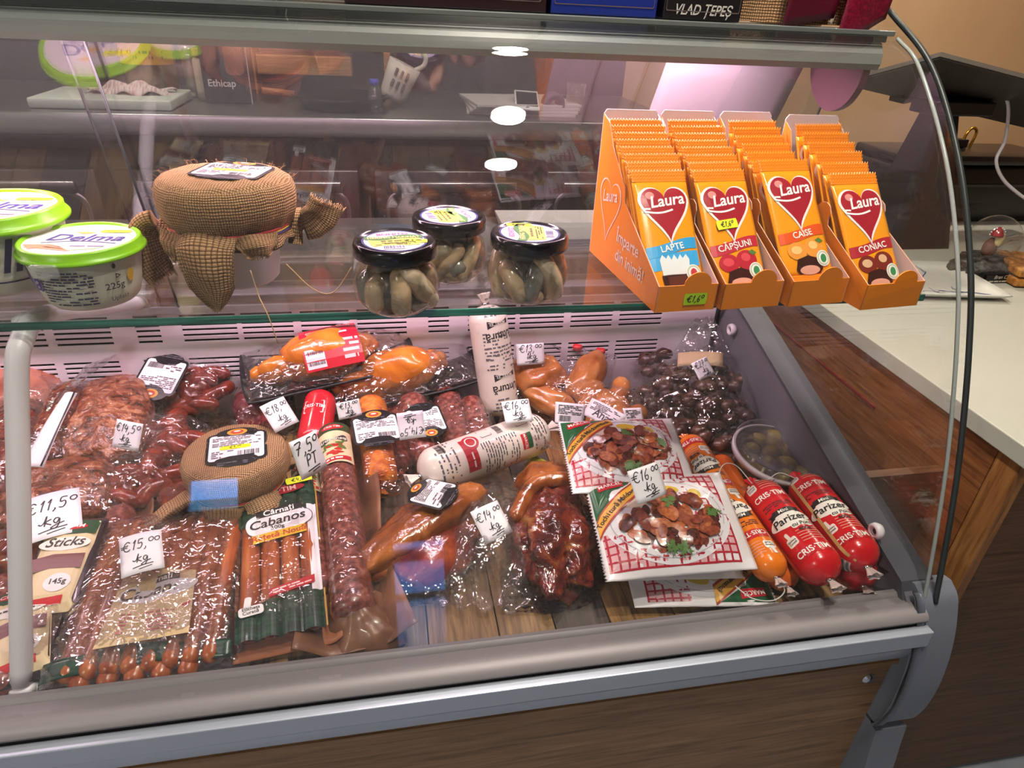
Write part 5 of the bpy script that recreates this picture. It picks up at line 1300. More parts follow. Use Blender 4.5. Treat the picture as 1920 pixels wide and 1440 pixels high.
for i, (x_, y_) in enumerate([(0,.012),(-.034,.018),(.033,.02),(.012,-.018),(-.022,-.016),(.042,-.012),(-.046,-.006),(-.008,.042),(.024,.046),(-.008,-.044),(.026,-.040)]):
    mk('olive', xf(ico(3,lambda v: (v.x*.0185,v.y*.0135,v.z*.0135)), Matrix.Translation((x_,y_,.0625+Ro.uniform(0,.004)))@Matrix.Rotation(Ro.uniform(0,3),4,'Z')), M_olive, olv)

# ---- smoked pieces in vacuum film
M_hock = mat('smoked_skin', '#a55a26', .22, coat=.8, stops=[(.28,'#54240f'),(.48,'#8f4a1e'),(.66,'#b86e34'),(.82,'#74341a')], scale=16, dist=1.0, bump=(45,.6,.005))
M_ham = mat('smoked_ham', '#7a2a1c', .2, coat=.9, stops=[(.25,'#220a0a'),(.42,'#4e1814'),(.56,'#6e261a'),(.68,'#8c5a2c'),(.78,'#5e2a18')], scale=38, dist=1.0, bump=(50,.8,.006))
M_rib = mat('pepper_slab', '#a35a3a', .3, coat=.5, stops=[(.30,'#26140e'),(.40,'#70331e'),(.52,'#955036'),(.64,'#b88060'),(.74,'#7a3a26')], scale=48, dist=1.4, bump=(80,1.0,.006))
M_beefy = mat('dark_smoked_meat', '#6a2a1a', .22, coat=.8, stops=[(.3,'#2f120e'),(.5,'#7a2c1c'),(.7,'#b0542c')], scale=18, dist=1.2, bump=(40,.5,.004))
def vac_piece(name, label, M_, parts, flange, fz=.004, cat='smoked meat', seed=0, crk=.006, group='vacuum packed smoked meats'):
    t = thing(name, label, cat, M_, group)
    for nm, g, mt_ in parts: mk(nm, g, mt_, t)
    if flange: 
        p = Pouch(wob(flange,.10,38,seed,5), fz, 3, crk, 55, seed); mk('vacuum_bag', p.geo(16), M_vac, t)
    return t
Mh, Lh = frame((700,1095),DZ+.012,(885,952),DZ+.018)
hock = vac_piece('smoked_hock','smoked pork hock with a black and white label in front of the lard roll', Mh,
   [('knuckle', tr(blob(.052,.095,.040,2,.18,1.8,5),-.005,.005,-.012), M_hock), ('shank', tr(blob(.040,.07,.034,5,.2,2,4),.035,-.010,-.012), M_beefy), ('rind', xf(blob(.030,.105,.026,8,.16,1.7,4), Matrix.Translation((.004,-.006,.022))@Matrix.Rotation(radians(-10),4,'Z')@Matrix.Rotation(radians(8),4,'X')), M_hock)],
   [(-.07,-.11),(-.02,-.125),(.05,-.11),(.085,-.06),(.08,.03),(.06,.11),(-.02,.12),(-.07,.09),(-.085,0)], .030, seed=3)
shield_label(hock, sub(lambda u,v,h: Vector((u,v,.076-4.*(u*u)-3.*v*v+.0*h+h)), -.006,.024,radians(112)), .066,.050, 9)
price_card((938,1008),.845,(908,948),.872,62,['€14,oo','kg'],'beside the smoked hock')
Mm, Lm = frame((1035,1148),DZ,(1040,905),DZ+.012)
ham = vac_piece('smoked_ham','dark smoked ham joint with a rind flap, between the clear bag and the stew packs', Mm,
   [('joint', tr(blob(.060,.102,.046,11,.30,2.3,5),.0,-.012,-.002), M_ham), ('rind_flap', xf(capsule(spline([(-.055,-.01,.052),(-.03,.045,.064),(.03,.055,.064),(.065,.03,.050)],5),.012,12),Matrix.Identity(4)), M_hock), ('shoulder', tr(blob(.050,.05,.040,12,.15,2,4),-.012,.075,.0), M_hock)],
   [(-.06,-.125),(-.02,-.135),(.05,-.11),(.075,-.05),(.078,.04),(.055,.115),(-.02,.125),(-.07,.09),(-.075,-.02)], .046, seed=6)
# knotted bag end rising from the ham
mk('bag_neck', tr(grid(36,10,lambda u,v: ((.006+.030*v*v)*cos(2*pi*u)*(1+.25*sin(2*pi*u*6))*1.2, .112+.012*v, .045+.05*v+(.006+.03*v*v)*sin(2*pi*u)*.5),True)), M_filmc, ham)
# crumpled empty clear bag
Mc_, Lc_ = frame((905,1150),DZ+.004,(925,885),DZ+.05)
cbag = thing('crumpled_bag','crumpled clear plastic bag end between the hock and the ham', 'plastic bag', Mc_)
def cbf(u, v):
    w_ = .052+.018*sin(v*pi)+.010*sin(v*9); x_ = (u-.5)*2*w_; y_ = (v-.5)*Lc_*.98
    e = 1-abs(2*u-1)**2
    return (x_+.004*nz(u*4,v*6,0,1,4), y_+.006*sin(u*21)*(abs(2*v-1)**4), .006+.040*e*sin(max(.0,min(1,v*1.1))*pi)+.012*nz(u*4,v*5,1,1.3,8)+.006*abs(nz(u*9,v*9,3,1.4,2)))
mk('bag_film', sheet(44,60,cbf,.0004), film('thick_clear_film',(.96,.95,.955),.04,.02,.11,(40,.6,.006)), cbag)
mk('bag_seam', tube([Vector(cbf(i/40,0))+Vector((0,0,.001)) for i in range(41)], .0016, 6), M_vac, cbag)
mk('bag_seam', tube([Vector(cbf(1,i/40))+Vector((0,0,.001)) for i in range(41)], .0013, 6), M_vac, cbag)

# ---- long salami in printed brown wrap
M_sal = mat('salami_body', '#7a3a30', .3, coat=.7, stops=[(.3,'#4f1f1c'),(.5,'#7d3a32'),(.68,'#a86458'),(.8,'#8a4238')], scale=120, bump=(50,.3,.003))
def salami_pack(M_, L, r, label, seed=0, wrap=True, lab=True, short=0.):
    t = thing('salami_pack', label, 'salami', M_, 'wrapped salamis')
    mk('salami', roll_geo(L,r,r*.7,32,.04,seed), M_sal, t)
    mk('clear_window', roll_geo(L*1.01,r*1.05,r*.7,32,.02,seed+2), M_vac, t)
    if wrap:
        def wf_(u, v):
            x_ = (u-.5)*2; a = abs(x_); w_ = r*1.95+.005*sin(v*11+seed)+.014*(1-v)**6
            return (x_*w_, (v-.5)*L*1.16, -r*.90+.006*nz(u*3,v*7,0,1,seed)+r*2.4*max(0,a-.5)*(1-.5*max(0,a-.8))+.010*(1-v)**8)
        mk('brown_wrap', sheet(18,44,wf_,.0008), M_kraft, t)
        pe = Pouch(wob([(-r*1.25,.030),(-r*.6,.044),(r*.6,.046),(r*1.3,.032),(r*1.7,-.012),(r*1.9,-.040),(r*.5,-.046),(-r*.9,-.042),(-r*1.5,-.010)],.10,40,seed,4), r*1.55, 1.8, .016, 42, seed)
        mk('wrap_end', tr(pe.geo(14),.004,-L*.5+.012,-r*.92), M_kraft, t)
    S = cylS(r*1.08, rollf(L,r*1.08,r*.7), radians(-6))
    if lab:
        b = decal('label', [rect2(-r*1.15,r*1.15,L*.20,L*.40,16,6)], P('#e2cfa6',.35), t, S, .0008)
        decal('label_top', [rect2(-r*1.15,r*1.15,L*.40,L*.455,16,3)], P('#23452c',.3), b, S, .0009)
        decal('maker_badge', [mv2(star2(ellipse(.017,.006,24),2),0,L*.428)], P('#c2202c',.3), b, S, .0012)
        decal('maker_lettering', mv2(text2('CRIS·TIM',.0062,.012),0,L*.428-.002), P('#f4ece4'), b, S, .0016)
        decal('name_badge', [mv2(star2(rrect(r*1.7,.015,.006),3),0,L*.345,.12)], P('#26303a',.4), b, S, .0010)
        decal('name_lettering', mv2(text2('Ardelenesc',.0098,.012,.15),0,L*.345-.003,.12), P('#f2ead8'), b, S, .0014)
        Rr = random.Random(seed+4)
        decal('pepper_picture', [mv2(star2(ellipse(Rr.uniform(.004,.010),Rr.uniform(.002,.004),12),1),Rr.uniform(-.010,.010),L*.275+Rr.uniform(-.010,.012),Rr.uniform(-.6,.6)) for i in range(12)], P('#b8261e',.4), b, S, .0011)
        decal('herb_picture', [mv2(star2(ellipse(.006,.0018,8),1),Rr.uniform(-.016,.016),L*.30+Rr.uniform(-.006,.010),Rr.uniform(0,3)) for i in range(9)], P('#5c7a34',.4), b, S, .0012)
        decal('red_ribbon', [rect2(-r*.95,r*.95,L*.208,L*.232,12,2,lambda a,b_: (a,b_+.10*a))], P('#b8202c',.3), b, S, .0013)
        decal('ribbon_lettering', mv2(print2(-r*.7,r*.7,-.003,.003,1,6),0,L*.220,.10), P('#f4ece4'), b, S, .0018)
    return t
Ms, Ls = frame((665,1165),DZ+.028,(626,808),DZ+.050)
salami_pack(Ms, Ls, .026, 'long salami in a brown printed wrap standing out in the middle of the case', 1)
Ms2, Ls2 = frame((600,1120),DZ+.020,(572,880),DZ+.022)
salami_pack(Ms2, Ls2, .020, 'salami pack with a cream label half hidden left of the long salami', 2, False, True)
price_card((592,888),.905,(568,818),.955,58,['7,5o','PT'],'leaning on the long salami pack')

# ---- tray pack of cabanos sausages with green print
M_cab = mat('cabanos', '#a4532c', .28, coat=.5, stops=[(.3,'#7e3519'),(.55,'#a9572c'),(.75,'#c47a48')], scale=30, stretch=(3,.5,3), bump=(60,.3,.002))
M_green = mat('pack_green', '#1d3b2a', .3, coat=.35, stops=[(.4,'#142c1f'),(.6,'#264a36')], scale=40, stretch=(1,6,1))
Mg, Lg = frame((520,1228),DZ+.012,(533,922),DZ+.034)
def cab_pack(M_, w, l, label):
    t = thing('cabanos_pack', label, 'sausage pack', M_, 'cabanos packs')
    mk('tray_card', sheet(16,30,lambda u,v: ((u-.5)*w*1.22+w*.06, (v-.5)*l, .003*sin(v*5)+.010*(max(0,u-.88)/.12)**2),.0016), mat('card_copper','#a5613c',.4,coat=.2), t)
    xs = [-.36,-.12,.12,.36]
    for i, q in enumerate(xs): mk('cabanos_sausage', capsule(spline([(q*w,-l*.40,.013),(q*w+.001,0,.0155),(q*w,l*.38,.013)],5), w*.118, 14), M_cab, t)
    def top(x_): return .015+w*.118*sqrt(max(.05,1-(((x_/w+.48)%.24-.12)/.13)**2))*.85
    S = lambda u,v,h: Vector((u,v,top(u)+.0012+h))
    g1 = decal('green_header', [rect2(-w*.50,w*.50,l*.20,l*.47,40,6,lambda a,b: (a, b+(0 if b > l*.21 else .010*sin(a*60))))], M_green, t, S)
    g2 = decal('green_footer', [rect2(-w*.50,w*.50,-l*.47,-l*.27,40,6,lambda a,b: (a, b+(.22*a if b > -l*.30 else .10*a*0)))], M_green, t, S)
    decal('white_edge', [rect2(w*.38,w*.50,-l*.27,l*.28,4,10)], P('#e4dde4',.3), t, S, .0008)
    decal('gold_line', [rect2(w*.505,w*.525,-l*.44,l*.46,1,12)], P('#c8a24a',.3), t, lambda u,v,h: Vector((u,v,.013+h)), .0008)
    fl = lambda u,v,h: Vector((u,v,.0275+h))
    bd = decal('name_badge', [mv2(star2([(x_*(1+.08*cos(5*atan2(y_,x_))),y_) for x_, y_ in ellipse(w*.44,l*.085,40)],3),w*.0,l*.18,.12)], P('#ece6ea',.3), t, fl, .0004)
    decal('badge_line', [mv2(ring2(ellipse(w*.46,l*.092,40),.0010),w*.0,l*.18,.12)], P('#3a3438',.4), bd, fl, .0007)
    decal('top_banner', [mv2(rect2(-w*.30,w*.30,-l*.022,l*.022,10,2),w*.02,l*.255,.16)], P('#1d181c',.4), bd, fl, .0008)
    decal('banner_lettering', mv2(text2('Cârnați',.0135,.014,.1),w*.02,l*.255-.0045,.16), P('#f2ece8'), bd, fl, .0012)
    decal('name_lettering', [mv2(text2('Cabanos',.0205,.014,.22),0,l*.185-.006,.16), mv2(text2('300g',.009,.012),0,l*.140-.002,.14)], P('#221c22'), bd, fl, .0010)
    yb = decal('yellow_banner', [mv2(rect2(-w*.34,w*.34,-l*.026,l*.026,10,2),w*.02,l*.095,.14)], P('#e8b82c',.3), t, fl, .0006)
    decal('yellow_lettering', mv2(text2('Rețetă Nouă',.0125,.014,.1),w*.02,l*.095-.004,.14), P('#b8321c'), yb, fl, .0010)
    rb = decal('red_banner', [mv2(rect2(-w*.24,w*.30,-l*.022,l*.022,10,2,lambda a,b:(a,b+.2*a)),w*.12,-l*.235)], P('#b3202c',.3), t, fl, .0006)
    decal('red_lettering', [mv2(print2(-w*.2,w*.26,-l*.014,l*.014,2,3),w*.12,-l*.235,.19)], P('#eec8c4'), rb, fl, .0010)
    th = decal('thumb_badge', [mv2(star2(rrect(w*.28,l*.05,.004),2),-w*.32,-l*.33,.1), mv2(star2(rrect(w*.08,l*.06,.003),2),-w*.36,-l*.285,-.1)], P('#e6e0e2',.3), t, fl, .0008)
    decal('badge_print', [mv2(text2('Eticheta',.0062,.012),-w*.32,-l*.325,.1), mv2(text2('Curată',.0062,.012),-w*.32,-l*.345,.1)], P('#2a262a'), th, fl, .0012)
    mb = decal('maker_badge', [mv2(star2(ellipse(w*.36,l*.032,28),2),w*.02,l*.40,.12)], P('#9c1f2a',.3), t, fl, .0006)
    decal('maker_lettering', mv2(text2('CRIS·TIM',.0125,.016),w*.02,l*.40-.0045,.12), P('#e2b4ae'), mb, fl, .0010)
    mk('clear_film', Pouch(rrect(w*1.04,l*.97,.006), .0275, 7, .002, 40, 3).geo(10), M_vac, t)
    return t
cabp = cab_pack(Mg@Matrix.Rotation(radians(3),4,'Z'), .098, Lg, 'green printed pack of thin cabanos sausages beside the long salami')
sticker(cabp, sub(lambda u,v,h: Vector((u,v,.030+h)), .030,Lg*.455,radians(8)), .036, .013, '€4,oo')

# ---- big bag of cabanos under cling film
Mb2, Lb2 = frame((268,1268),DZ+.004,(340,975),DZ+.028)
t = thing('film_wrapped_sausages','bundle of cabanos sausages under shiny cling film with a cream label', 'sausage pack', Mb2, 'cabanos packs')
for i in range(8):
    x_ = -.072+i*.0205; mk('cabanos_sausage', capsule(spline([(x_,-Lb2*.47,.014),(x_+.003,0,.019+.003*(i%2)),(x_+.006,Lb2*.42,.014)],5), .0112, 12), M_cab, t)
for i in range(5):
    x_ = -.06+i*.027; mk('cabanos_sausage', capsule(spline([(x_,-Lb2*.52,.008),(x_+.004,-Lb2*.40,.010)],5), .0105, 12), M_cab, t)
Sb = lambda u,v,h: Vector((u+.004,v-.034,.034+.0015*sin(u*150)+h))
lb = decal('label', [star2([(-.050,-.062),(.046,-.058),(.040,.030),(.0,.038),(-.040,.030)],6,(0,-.01))], P('#d6b98c',.4), t, Sb, .0006)
decal('name_badge', [mv2(star2([(x_*(1+.06*cos(5*atan2(y_,x_))),y_) for x_, y_ in ellipse(.043,.0135,36)],2),0,.006,.16)], P('#ded6dc',.35), lb, Sb, .0009)
decal('banner', [mv2(rect2(-.023,.023,-.005,.005,6,1),.0,.0215,.16)], P('#2a2026',.4), lb, Sb, .0011)
decal('banner_lettering', mv2(text2('Cârnați',.0105,.014,.1),0,.0185,.16), P('#efe8e4'), lb, Sb, .0014)
decal('name_lettering', mv2(text2('Cabanos',.0215,.012,.24),0,-.0005,.16), P('#3a3034'), lb, Sb, .0013)
decal('red_tag', [star2([(.030,-.018),(.042,-.014),(.038,-.022)],1,(.036,-.018))], P('#b8202c'), lb, Sb, .0012)
decal('red_print', [mv2(print2(-.030,.030,-.05,-.022,6,4),0,0)], P('#c06a64'), lb, Sb, .0011)
mk('green_footer', sheet(20,4,lambda u,v: (-.095+.19*u, -Lb2*.44-.02*v+.018*u*(1-u)*2, .024-.006*v+.003*sin(u*14)),.0008), M_green, t)
def cfm(u, v):
    x_ = (u-.5)*.205*(1.08-.10*v); y_ = (v-.5)*Lb2*1.08; e = (1-abs(2*u-1)**5)*(1-abs(2*v-1)**6)
    rad = atan2(y_+Lb2*.46, x_+.004); fan = .0022*sin(rad*46)*max(0,1-v*2.2)
    return (x_, y_, .003+.036*e+fan+.0035*nz(u*7,v*8,0,1,4)*e+.0015*nz(u*22,v*20,0,1,2))
mk('cling_film', sheet(90,70,cfm,.0003), M_filmc, t)
price_card((268,1073),.856,(262,1000),.872,72,['€15,oo','kg'],'on the film-wrapped cabanos bundle')

# ---- sausage sticks pack
Mk_, Lk = frame((78,1168),DZ+.030,(150,975),DZ+.058)
def sticks_pack(M_, w, l, label, seed, txt='Sticks'):
    t = thing('sausage_sticks_pack', label, 'sausage pack', M_, 'dark sausage stick packs')
    p = Pouch(rrect(w,l,.008), .012, 4, .0015, 40, seed); mk('dark_pouch', p.geo(10), mat('pouch_dark','#2c1c26',.25,coat=.6), t)
    S = p.S(); lb = decal('label', [star2(rrect(w*.84,l*.90,.006),6)], P('#dcc69c',.4), t, S, .0008)
    decal('label_top', [rect2(-w*.42,w*.42,l*.28,l*.45,8,3)], P('#26482e',.35), lb, S, .0010)
    decal('maker_badge', [mv2(star2(ellipse(w*.30,l*.040,22),2),-w*.05,l*.37)], P('#c0222c',.3), lb, S, .0013)
    decal('maker_lettering', mv2(text2('CRIS·TIM',w*.13,.014),-w*.05,l*.355), P('#f2e8e2'), lb, S, .0017)
    decal('name_badge', [mv2(star2(ellipse(w*.40,l*.07,28),2),0,l*.18)], P('#e8e2d8',.35), lb, S, .0012)
    decal('name_lettering', mv2(text2(txt,w*.26,.014,.25),0,l*.155) if txt else print2(-w*.3,w*.3,l*.15,l*.21,2,4), P('#2a2426'), lb, S, .0016)
    decal('stick_picture', [stroke2([(-w*.40,l*(.02-.035*i)),(-w*.1,l*(.06-.035*i)),(w*.38,l*(.05-.035*i))],w*.07) for i in range(4)], P('#6a2a24',.35), lb, S, .0012)
    decal('weight_disc', [mv2(star2(ellipse(w*.20,w*.17,26),2),w*.10,-l*.20)], P('#e2dcdc',.35), lb, S, .0014)
    decal('weight_lettering', mv2(text2('145g',w*.14,.014),w*.10,-l*.215), P('#2a2426'), lb, S, .0018)
    decal('red_footer', [rect2(-w*.40,w*.25,-l*.40,-l*.33,8,2,lambda a,b:(a,b+.1*a))], P('#c2262e',.35), lb, S, .0012)
    return t
sticks_pack(Mk_, .072, Lk, 'dark pouch of sausage sticks with a cream label next to the white shelf arm', 1)
M2, L2 = frame((20,1290),DZ+.022,(62,1100),DZ+.034)
sticks_pack(M2@Matrix.Rotation(radians(6),4,'Z'), .070, L2, 'sausage pack with red and green print behind the foot of the white shelf arm', 2, None)
# brown paper roll and clear bag tail beside it
M3, L3 = frame((150,1190),DZ+.016,(232,955),DZ+.030)
salami_pack(M3, L3, .0185, 'brown wrapped salami between the sausage sticks and the cling film bundle', 5, True, False)
M4, L4 = frame((92,1300),DZ+.006,(72,1150),DZ+.042)
t = thing('bag_tail', 'twisted clear plastic bag tail hanging down beside the white shelf arm', 'plastic bag', M4)
mk('tail_film', sheet(16,30,lambda u,v: ((u-.5)*(.022+.018*v)+.004*sin(v*9), (v-.5)*L4, .008+.010*sin(u*pi)+.006*nz(u*4,v*6,0,1,2)),.0005), M_filmc, t)
M5, L5 = frame((6,1310),DZ+.012,(10,1090),DZ+.018)
salami_pack(M5, L5, .022, 'dark red salami at the front left edge of the case', 6, False, False)

# ---- middle row, left: slabs of meat, sausages in bags
def slab(px0, z0, px1, z1, w, H, label, mt_, seed, film_=True, sq=.35):
    M_, L = frame(px0,z0,px1,z1); parts = [('meat', blob(w/2*.98,L/2,H*.62,seed,.10,2.4,5,sq,-.55), mt_)]
    fl = [(-w*.60,-L*.56),(0,-L*.60),(w*.62,-L*.55),(w*.66,0),(w*.62,L*.58),(0,L*.62),(-w*.62,L*.58),(-w*.66,0)] if film_ else None
    return vac_piece('smoked_meat_slab', label, M_, parts, fl, H*.9, 'smoked meat', seed)
slab((180,893),DZ+.030,(225,728),DZ+.060,.135,.055,'peppered smoked pork slab in vacuum film behind the 14,50 price card', M_rib, 21)
price_card((232,842),.885,(242,790),.918,58,['€14,5o','kg'],'on the peppered pork slab')
slab((108,1010),DZ+.012,(130,885),DZ+.022,.150,.055,'flat peppered meat slab behind the white shelf arm', M_rib, 22)
slab((88,905),DZ+.030,(150,735),DZ+.075,.060,.055,'glossy red smoked meat strip beside the peppered pork slab', M_ham, 23)
t = thing('slip_label', 'long white label lying on the glossy smoked meat strip', 'label', frame((66,868),.885,(130,745),.925)[0])
mk('label_paper', sheet(6,20,lambda u,v: ((u-.5)*.022*(1.3-.5*v), (v-.5)*.125, .004*sin(v*3)+.003*sin(u*3)),.0005), mat('label_white','#eeeaee',.5), t)
mk('label_edge', tube(spline([(.0125-.006*v,(v-.5)*.125,.0045) for v in (0,.3,.6,1)],4), .0012, 6), mat('label_black','#16141a',.35), t)
slab((205,770),DZ+.020,(275,715),DZ+.050,.09,.05,'orange smoked piece lying at the back behind the peppered slab', M_hock, 24)
slab((15,960),DZ+.020,(28,770),DZ+.050,.11,.06,'reddish smoked meat at the left edge behind the white shelf arm', M_ham, 25)
slab((20,800),DZ+.040,(65,705),DZ+.060,.12,.055,'pink vacuum packed meat at the far left against the back panel', mat('pink_meat','#b06a58',.3,coat=.5,stops=[(.35,'#8a4638'),(.65,'#c98a74')],scale=14), 26)
slab((60,1090),DZ+.010,(80,1000),DZ+.016,.10,.045,'dark smoked sausage ring end under the 11,50 price card', M_beefy, 27)
price_card((98,1008),.850,(94,925),.862,96,['€11,5o','kg'],'by the white shelf arm')
def film_sheet(label, px0, z0, px1, z1, w, seed, hump=.02, cat='plastic bag'):
    M_, L = frame(px0,z0,px1,z1); t = thing('film_bag', label, cat, M_, 'loose plastic film')
    mk('film', sheet(30,30,lambda u,v: ((u-.5)*w+.004*nz(u*5,v*5,3,1,seed), (v-.5)*L, .002+hump*sin(u*pi)*sin(v*pi)+hump*.35*nz(u*4,v*4,0,1.2,seed)+hump*.22*abs(nz(u*9,v*9,2,1.2,seed))),.0004), M_film, t); return t
film_sheet('loose clear film on the back panel behind the peppered slab', (150,745),.845,(190,690),.905,.18,3)
# small sausages in clear bags
M_ss = mat('small_sausage', '#b0442e', .25, coat=.6, stops=[(.3,'#5c1a12'),(.55,'#8f3423'),(.8,'#b0563c')], scale=45, bump=(50,.3,.002))
def sausage_bag(label, px0, z0, px1, z1, w, n, seed, r=.0135, mt_=None, H=.05, lab=None, film_m=None, ln=.036):
    M_, L = frame(px0,z0,px1,z1); t = thing('sausage_bag', label, 'sausage bag', M_, 'bags of sausages'); R_ = random.Random(seed)
    for i in range(n):
        a = R_.uniform(0,2*pi); q = sqrt(R_.random()); x_, y_ = .36*w*q*cos(a), .38*L*q*sin(a); z_ = r+R_.random()*max(0,H-2.4*r)*(1-q*.6); th = R_.uniform(0,pi); l2 = ln/2*R_.uniform(.7,1.1)
        bx_, by_ = cos(th)*l2, sin(th)*l2
        mk('sausage', capsule(spline([(x_-bx_,y_-by_,z_),(x_+R_.uniform(-.006,.006),y_,z_+.004),(x_+bx_,y_+by_,z_)],4), r*R_.uniform(.9,1.1), 10, 3), mt_ or M_ss, t)
    p = Pouch(wob(rrect(w,L,.02),.06,30,seed,3), H*1.15, 3, .008, 38, seed); mk('clear_bag', p.geo(14), film_m or M_film, t)
    if lab: shield_label(t, sub(lambda u,v,hh: Vector((u,v,H*1.17*(1-(u*u+v*v)*16)+.004+hh)), *lab[:3]), lab[3], lab[4], seed)
    return t
sausage_bag('bag of small red sausages with a tilted white label at the back panel', (345,790),DZ+.020,(375,680),DZ+.075,.16,22,31,lab=(-.030,-.008,radians(168),.075,.070))
sausage_bag('bag of small red sausages lying left of the burlap pot', (270,900),DZ+.002,(330,790),DZ+.030,.13,18,32)
sausage_bag('clear bag of sausages in front of the left meat slabs', (225,985),DZ+.002,(285,865),DZ+.028,.12,12,33)
slab((495,815),DZ+.012,(505,735),DZ+.045,.10,.05,'dark red ham in clear film behind the burlap pot', mat('dark_red_ham','#7a2430',.25,coat=.7,stops=[(.35,'#511520'),(.65,'#9a3a44')],scale=16), 34)
price_card((540,800),.905,(510,752),.935,52,['€18,oo','kg'],'behind the burlap pot in the deck', False)
slab((330,1000),DZ+.004,(420,940),DZ+.012,.16,.040,'dark red smoked meat in film below the burlap pot', M_beefy, 35)

# ---- second pot with burlap
pp = atz(437,838,.902)
burlap_pot(Matrix.Translation((pp.x,pp.y,DZ+.0005))@Matrix.Rotation(radians(4),4,'Z'), 'burlap covered pot standing among the meats on the deck', 2, '€9,oo',
  [(radians(206),[(.074,.080),(.102,.074),(.140,.058),(.175,.040)],[.060,.066,.070,.062], 25), (radians(302),[(.074,.080),(.092,.062),(.098,.034),(.100,.012)],[.060,.064,.064,.064], 0), (radians(14),[(.074,.080),(.100,.082),(.124,.076)],[.052,.052,.046], 40), (radians(255),[(.075,.078),(.083,.060),(.081,.04)],[.07,.06,.04], 0)], (.006,.000,radians(4),.098,.088), H=.118)

# ---- middle row, centre
M_red = mat('red_casing', '#cf1c2e', .25, coat=.5)
def plain_roll(label, px0, z0, px1, z1, r, mt_, cat='salami', seed=0, name='salami', film_=None, group='salamis in the middle row'):
    M_, L = frame(px0,z0,px1,z1); t = thing(name, label, cat, M_, group)
    mk('casing', roll_geo(L,r,r*.8,30,.05,seed), mt_, t); tail(t,-L/2+.0005,-1,r,mt_,seed)
    if film_: mk('clear_bag', Pouch(wob(rrect(r*2.9,L*1.15,.012),.06,30,seed,4), r*1.0, 3, .006, 45, seed).geo(12), film_, t)
    return t, M_, L
t, Mr, Lr = plain_roll('red plastic sausage roll standing out behind the long salami', (585,842),DZ+.040,(604,738),DZ+.075,.026,M_red,'sausage roll',1,'red_sausage_roll',None)
Sr = cylS(.026, rollf(Lr,.026,.021), radians(-8))
fr_ = decal('frame_print', [mv2(ring2(rrect(.034,.026,.002),.0025),0,.010)], P('#f0d6d8'), t, Sr, .0006)
decal('brand_lettering', mv2(text2('CRIS·TIM',.0095,.014),0,.007,pi/2*0), P('#f6e8e8'), fr_, Sr, .0010)
price_card((658,783),.905,(652,752),.928,44,['€13,oo','kg'],'beside the red sausage roll')
M_ors = mat('orange_netted_sausage', '#d8701a', .4, coat=.3, stops=[(.35,'#b8500e'),(.65,'#ea8a2c')], scale=60, bump=(150,.9,.003,(1,2.5,1)))
t, Mo, Lo = plain_roll('orange netted smoked sausage with a black-edged label in a clear pack', (716,915),DZ+.022,(694,750),DZ+.060,.026,M_ors,'smoked sausage',2,'orange_sausage',M_vac)
shield_label(t, sub(lambda u,v,h: Vector((u,v,.033-2*u*u+h)), .002,-.004,radians(3)), .074,.062, 41)
t, Mo2, Lo2 = plain_roll('dark salami with a white label behind the lying lard roll', (800,870),DZ+.022,(770,745),DZ+.058,.026,M_sal,'salami',3,'salami',M_film)
shield_label(t, sub(lambda u,v,h: Vector((u,v,.034-2*u*u+h)), .010,-.012,radians(186)), .060,.060, 42)
price_card((775,822),.900,(768,772),.930,50,['€14,5o','kg'],'leaning by the dark salami', True)
plain_roll('dark brown salami left of the upright lard roll', (868,885),DZ+.020,(835,735),DZ+.050,.025,M_sal,'salami',4,'salami',M_film)
plain_roll('brown salami wrapped in stretched film at the foot of the upright lard roll', (915,870),DZ+.020,(880,750),DZ+.046,.022,M_sal,'salami',5,'salami',M_film)
plain_roll('dark brown salami between the orange sausage and the labelled salami', (752,880),DZ+.014,(735,755),DZ+.040,.020,M_sal,'salami',6,'salami',None)

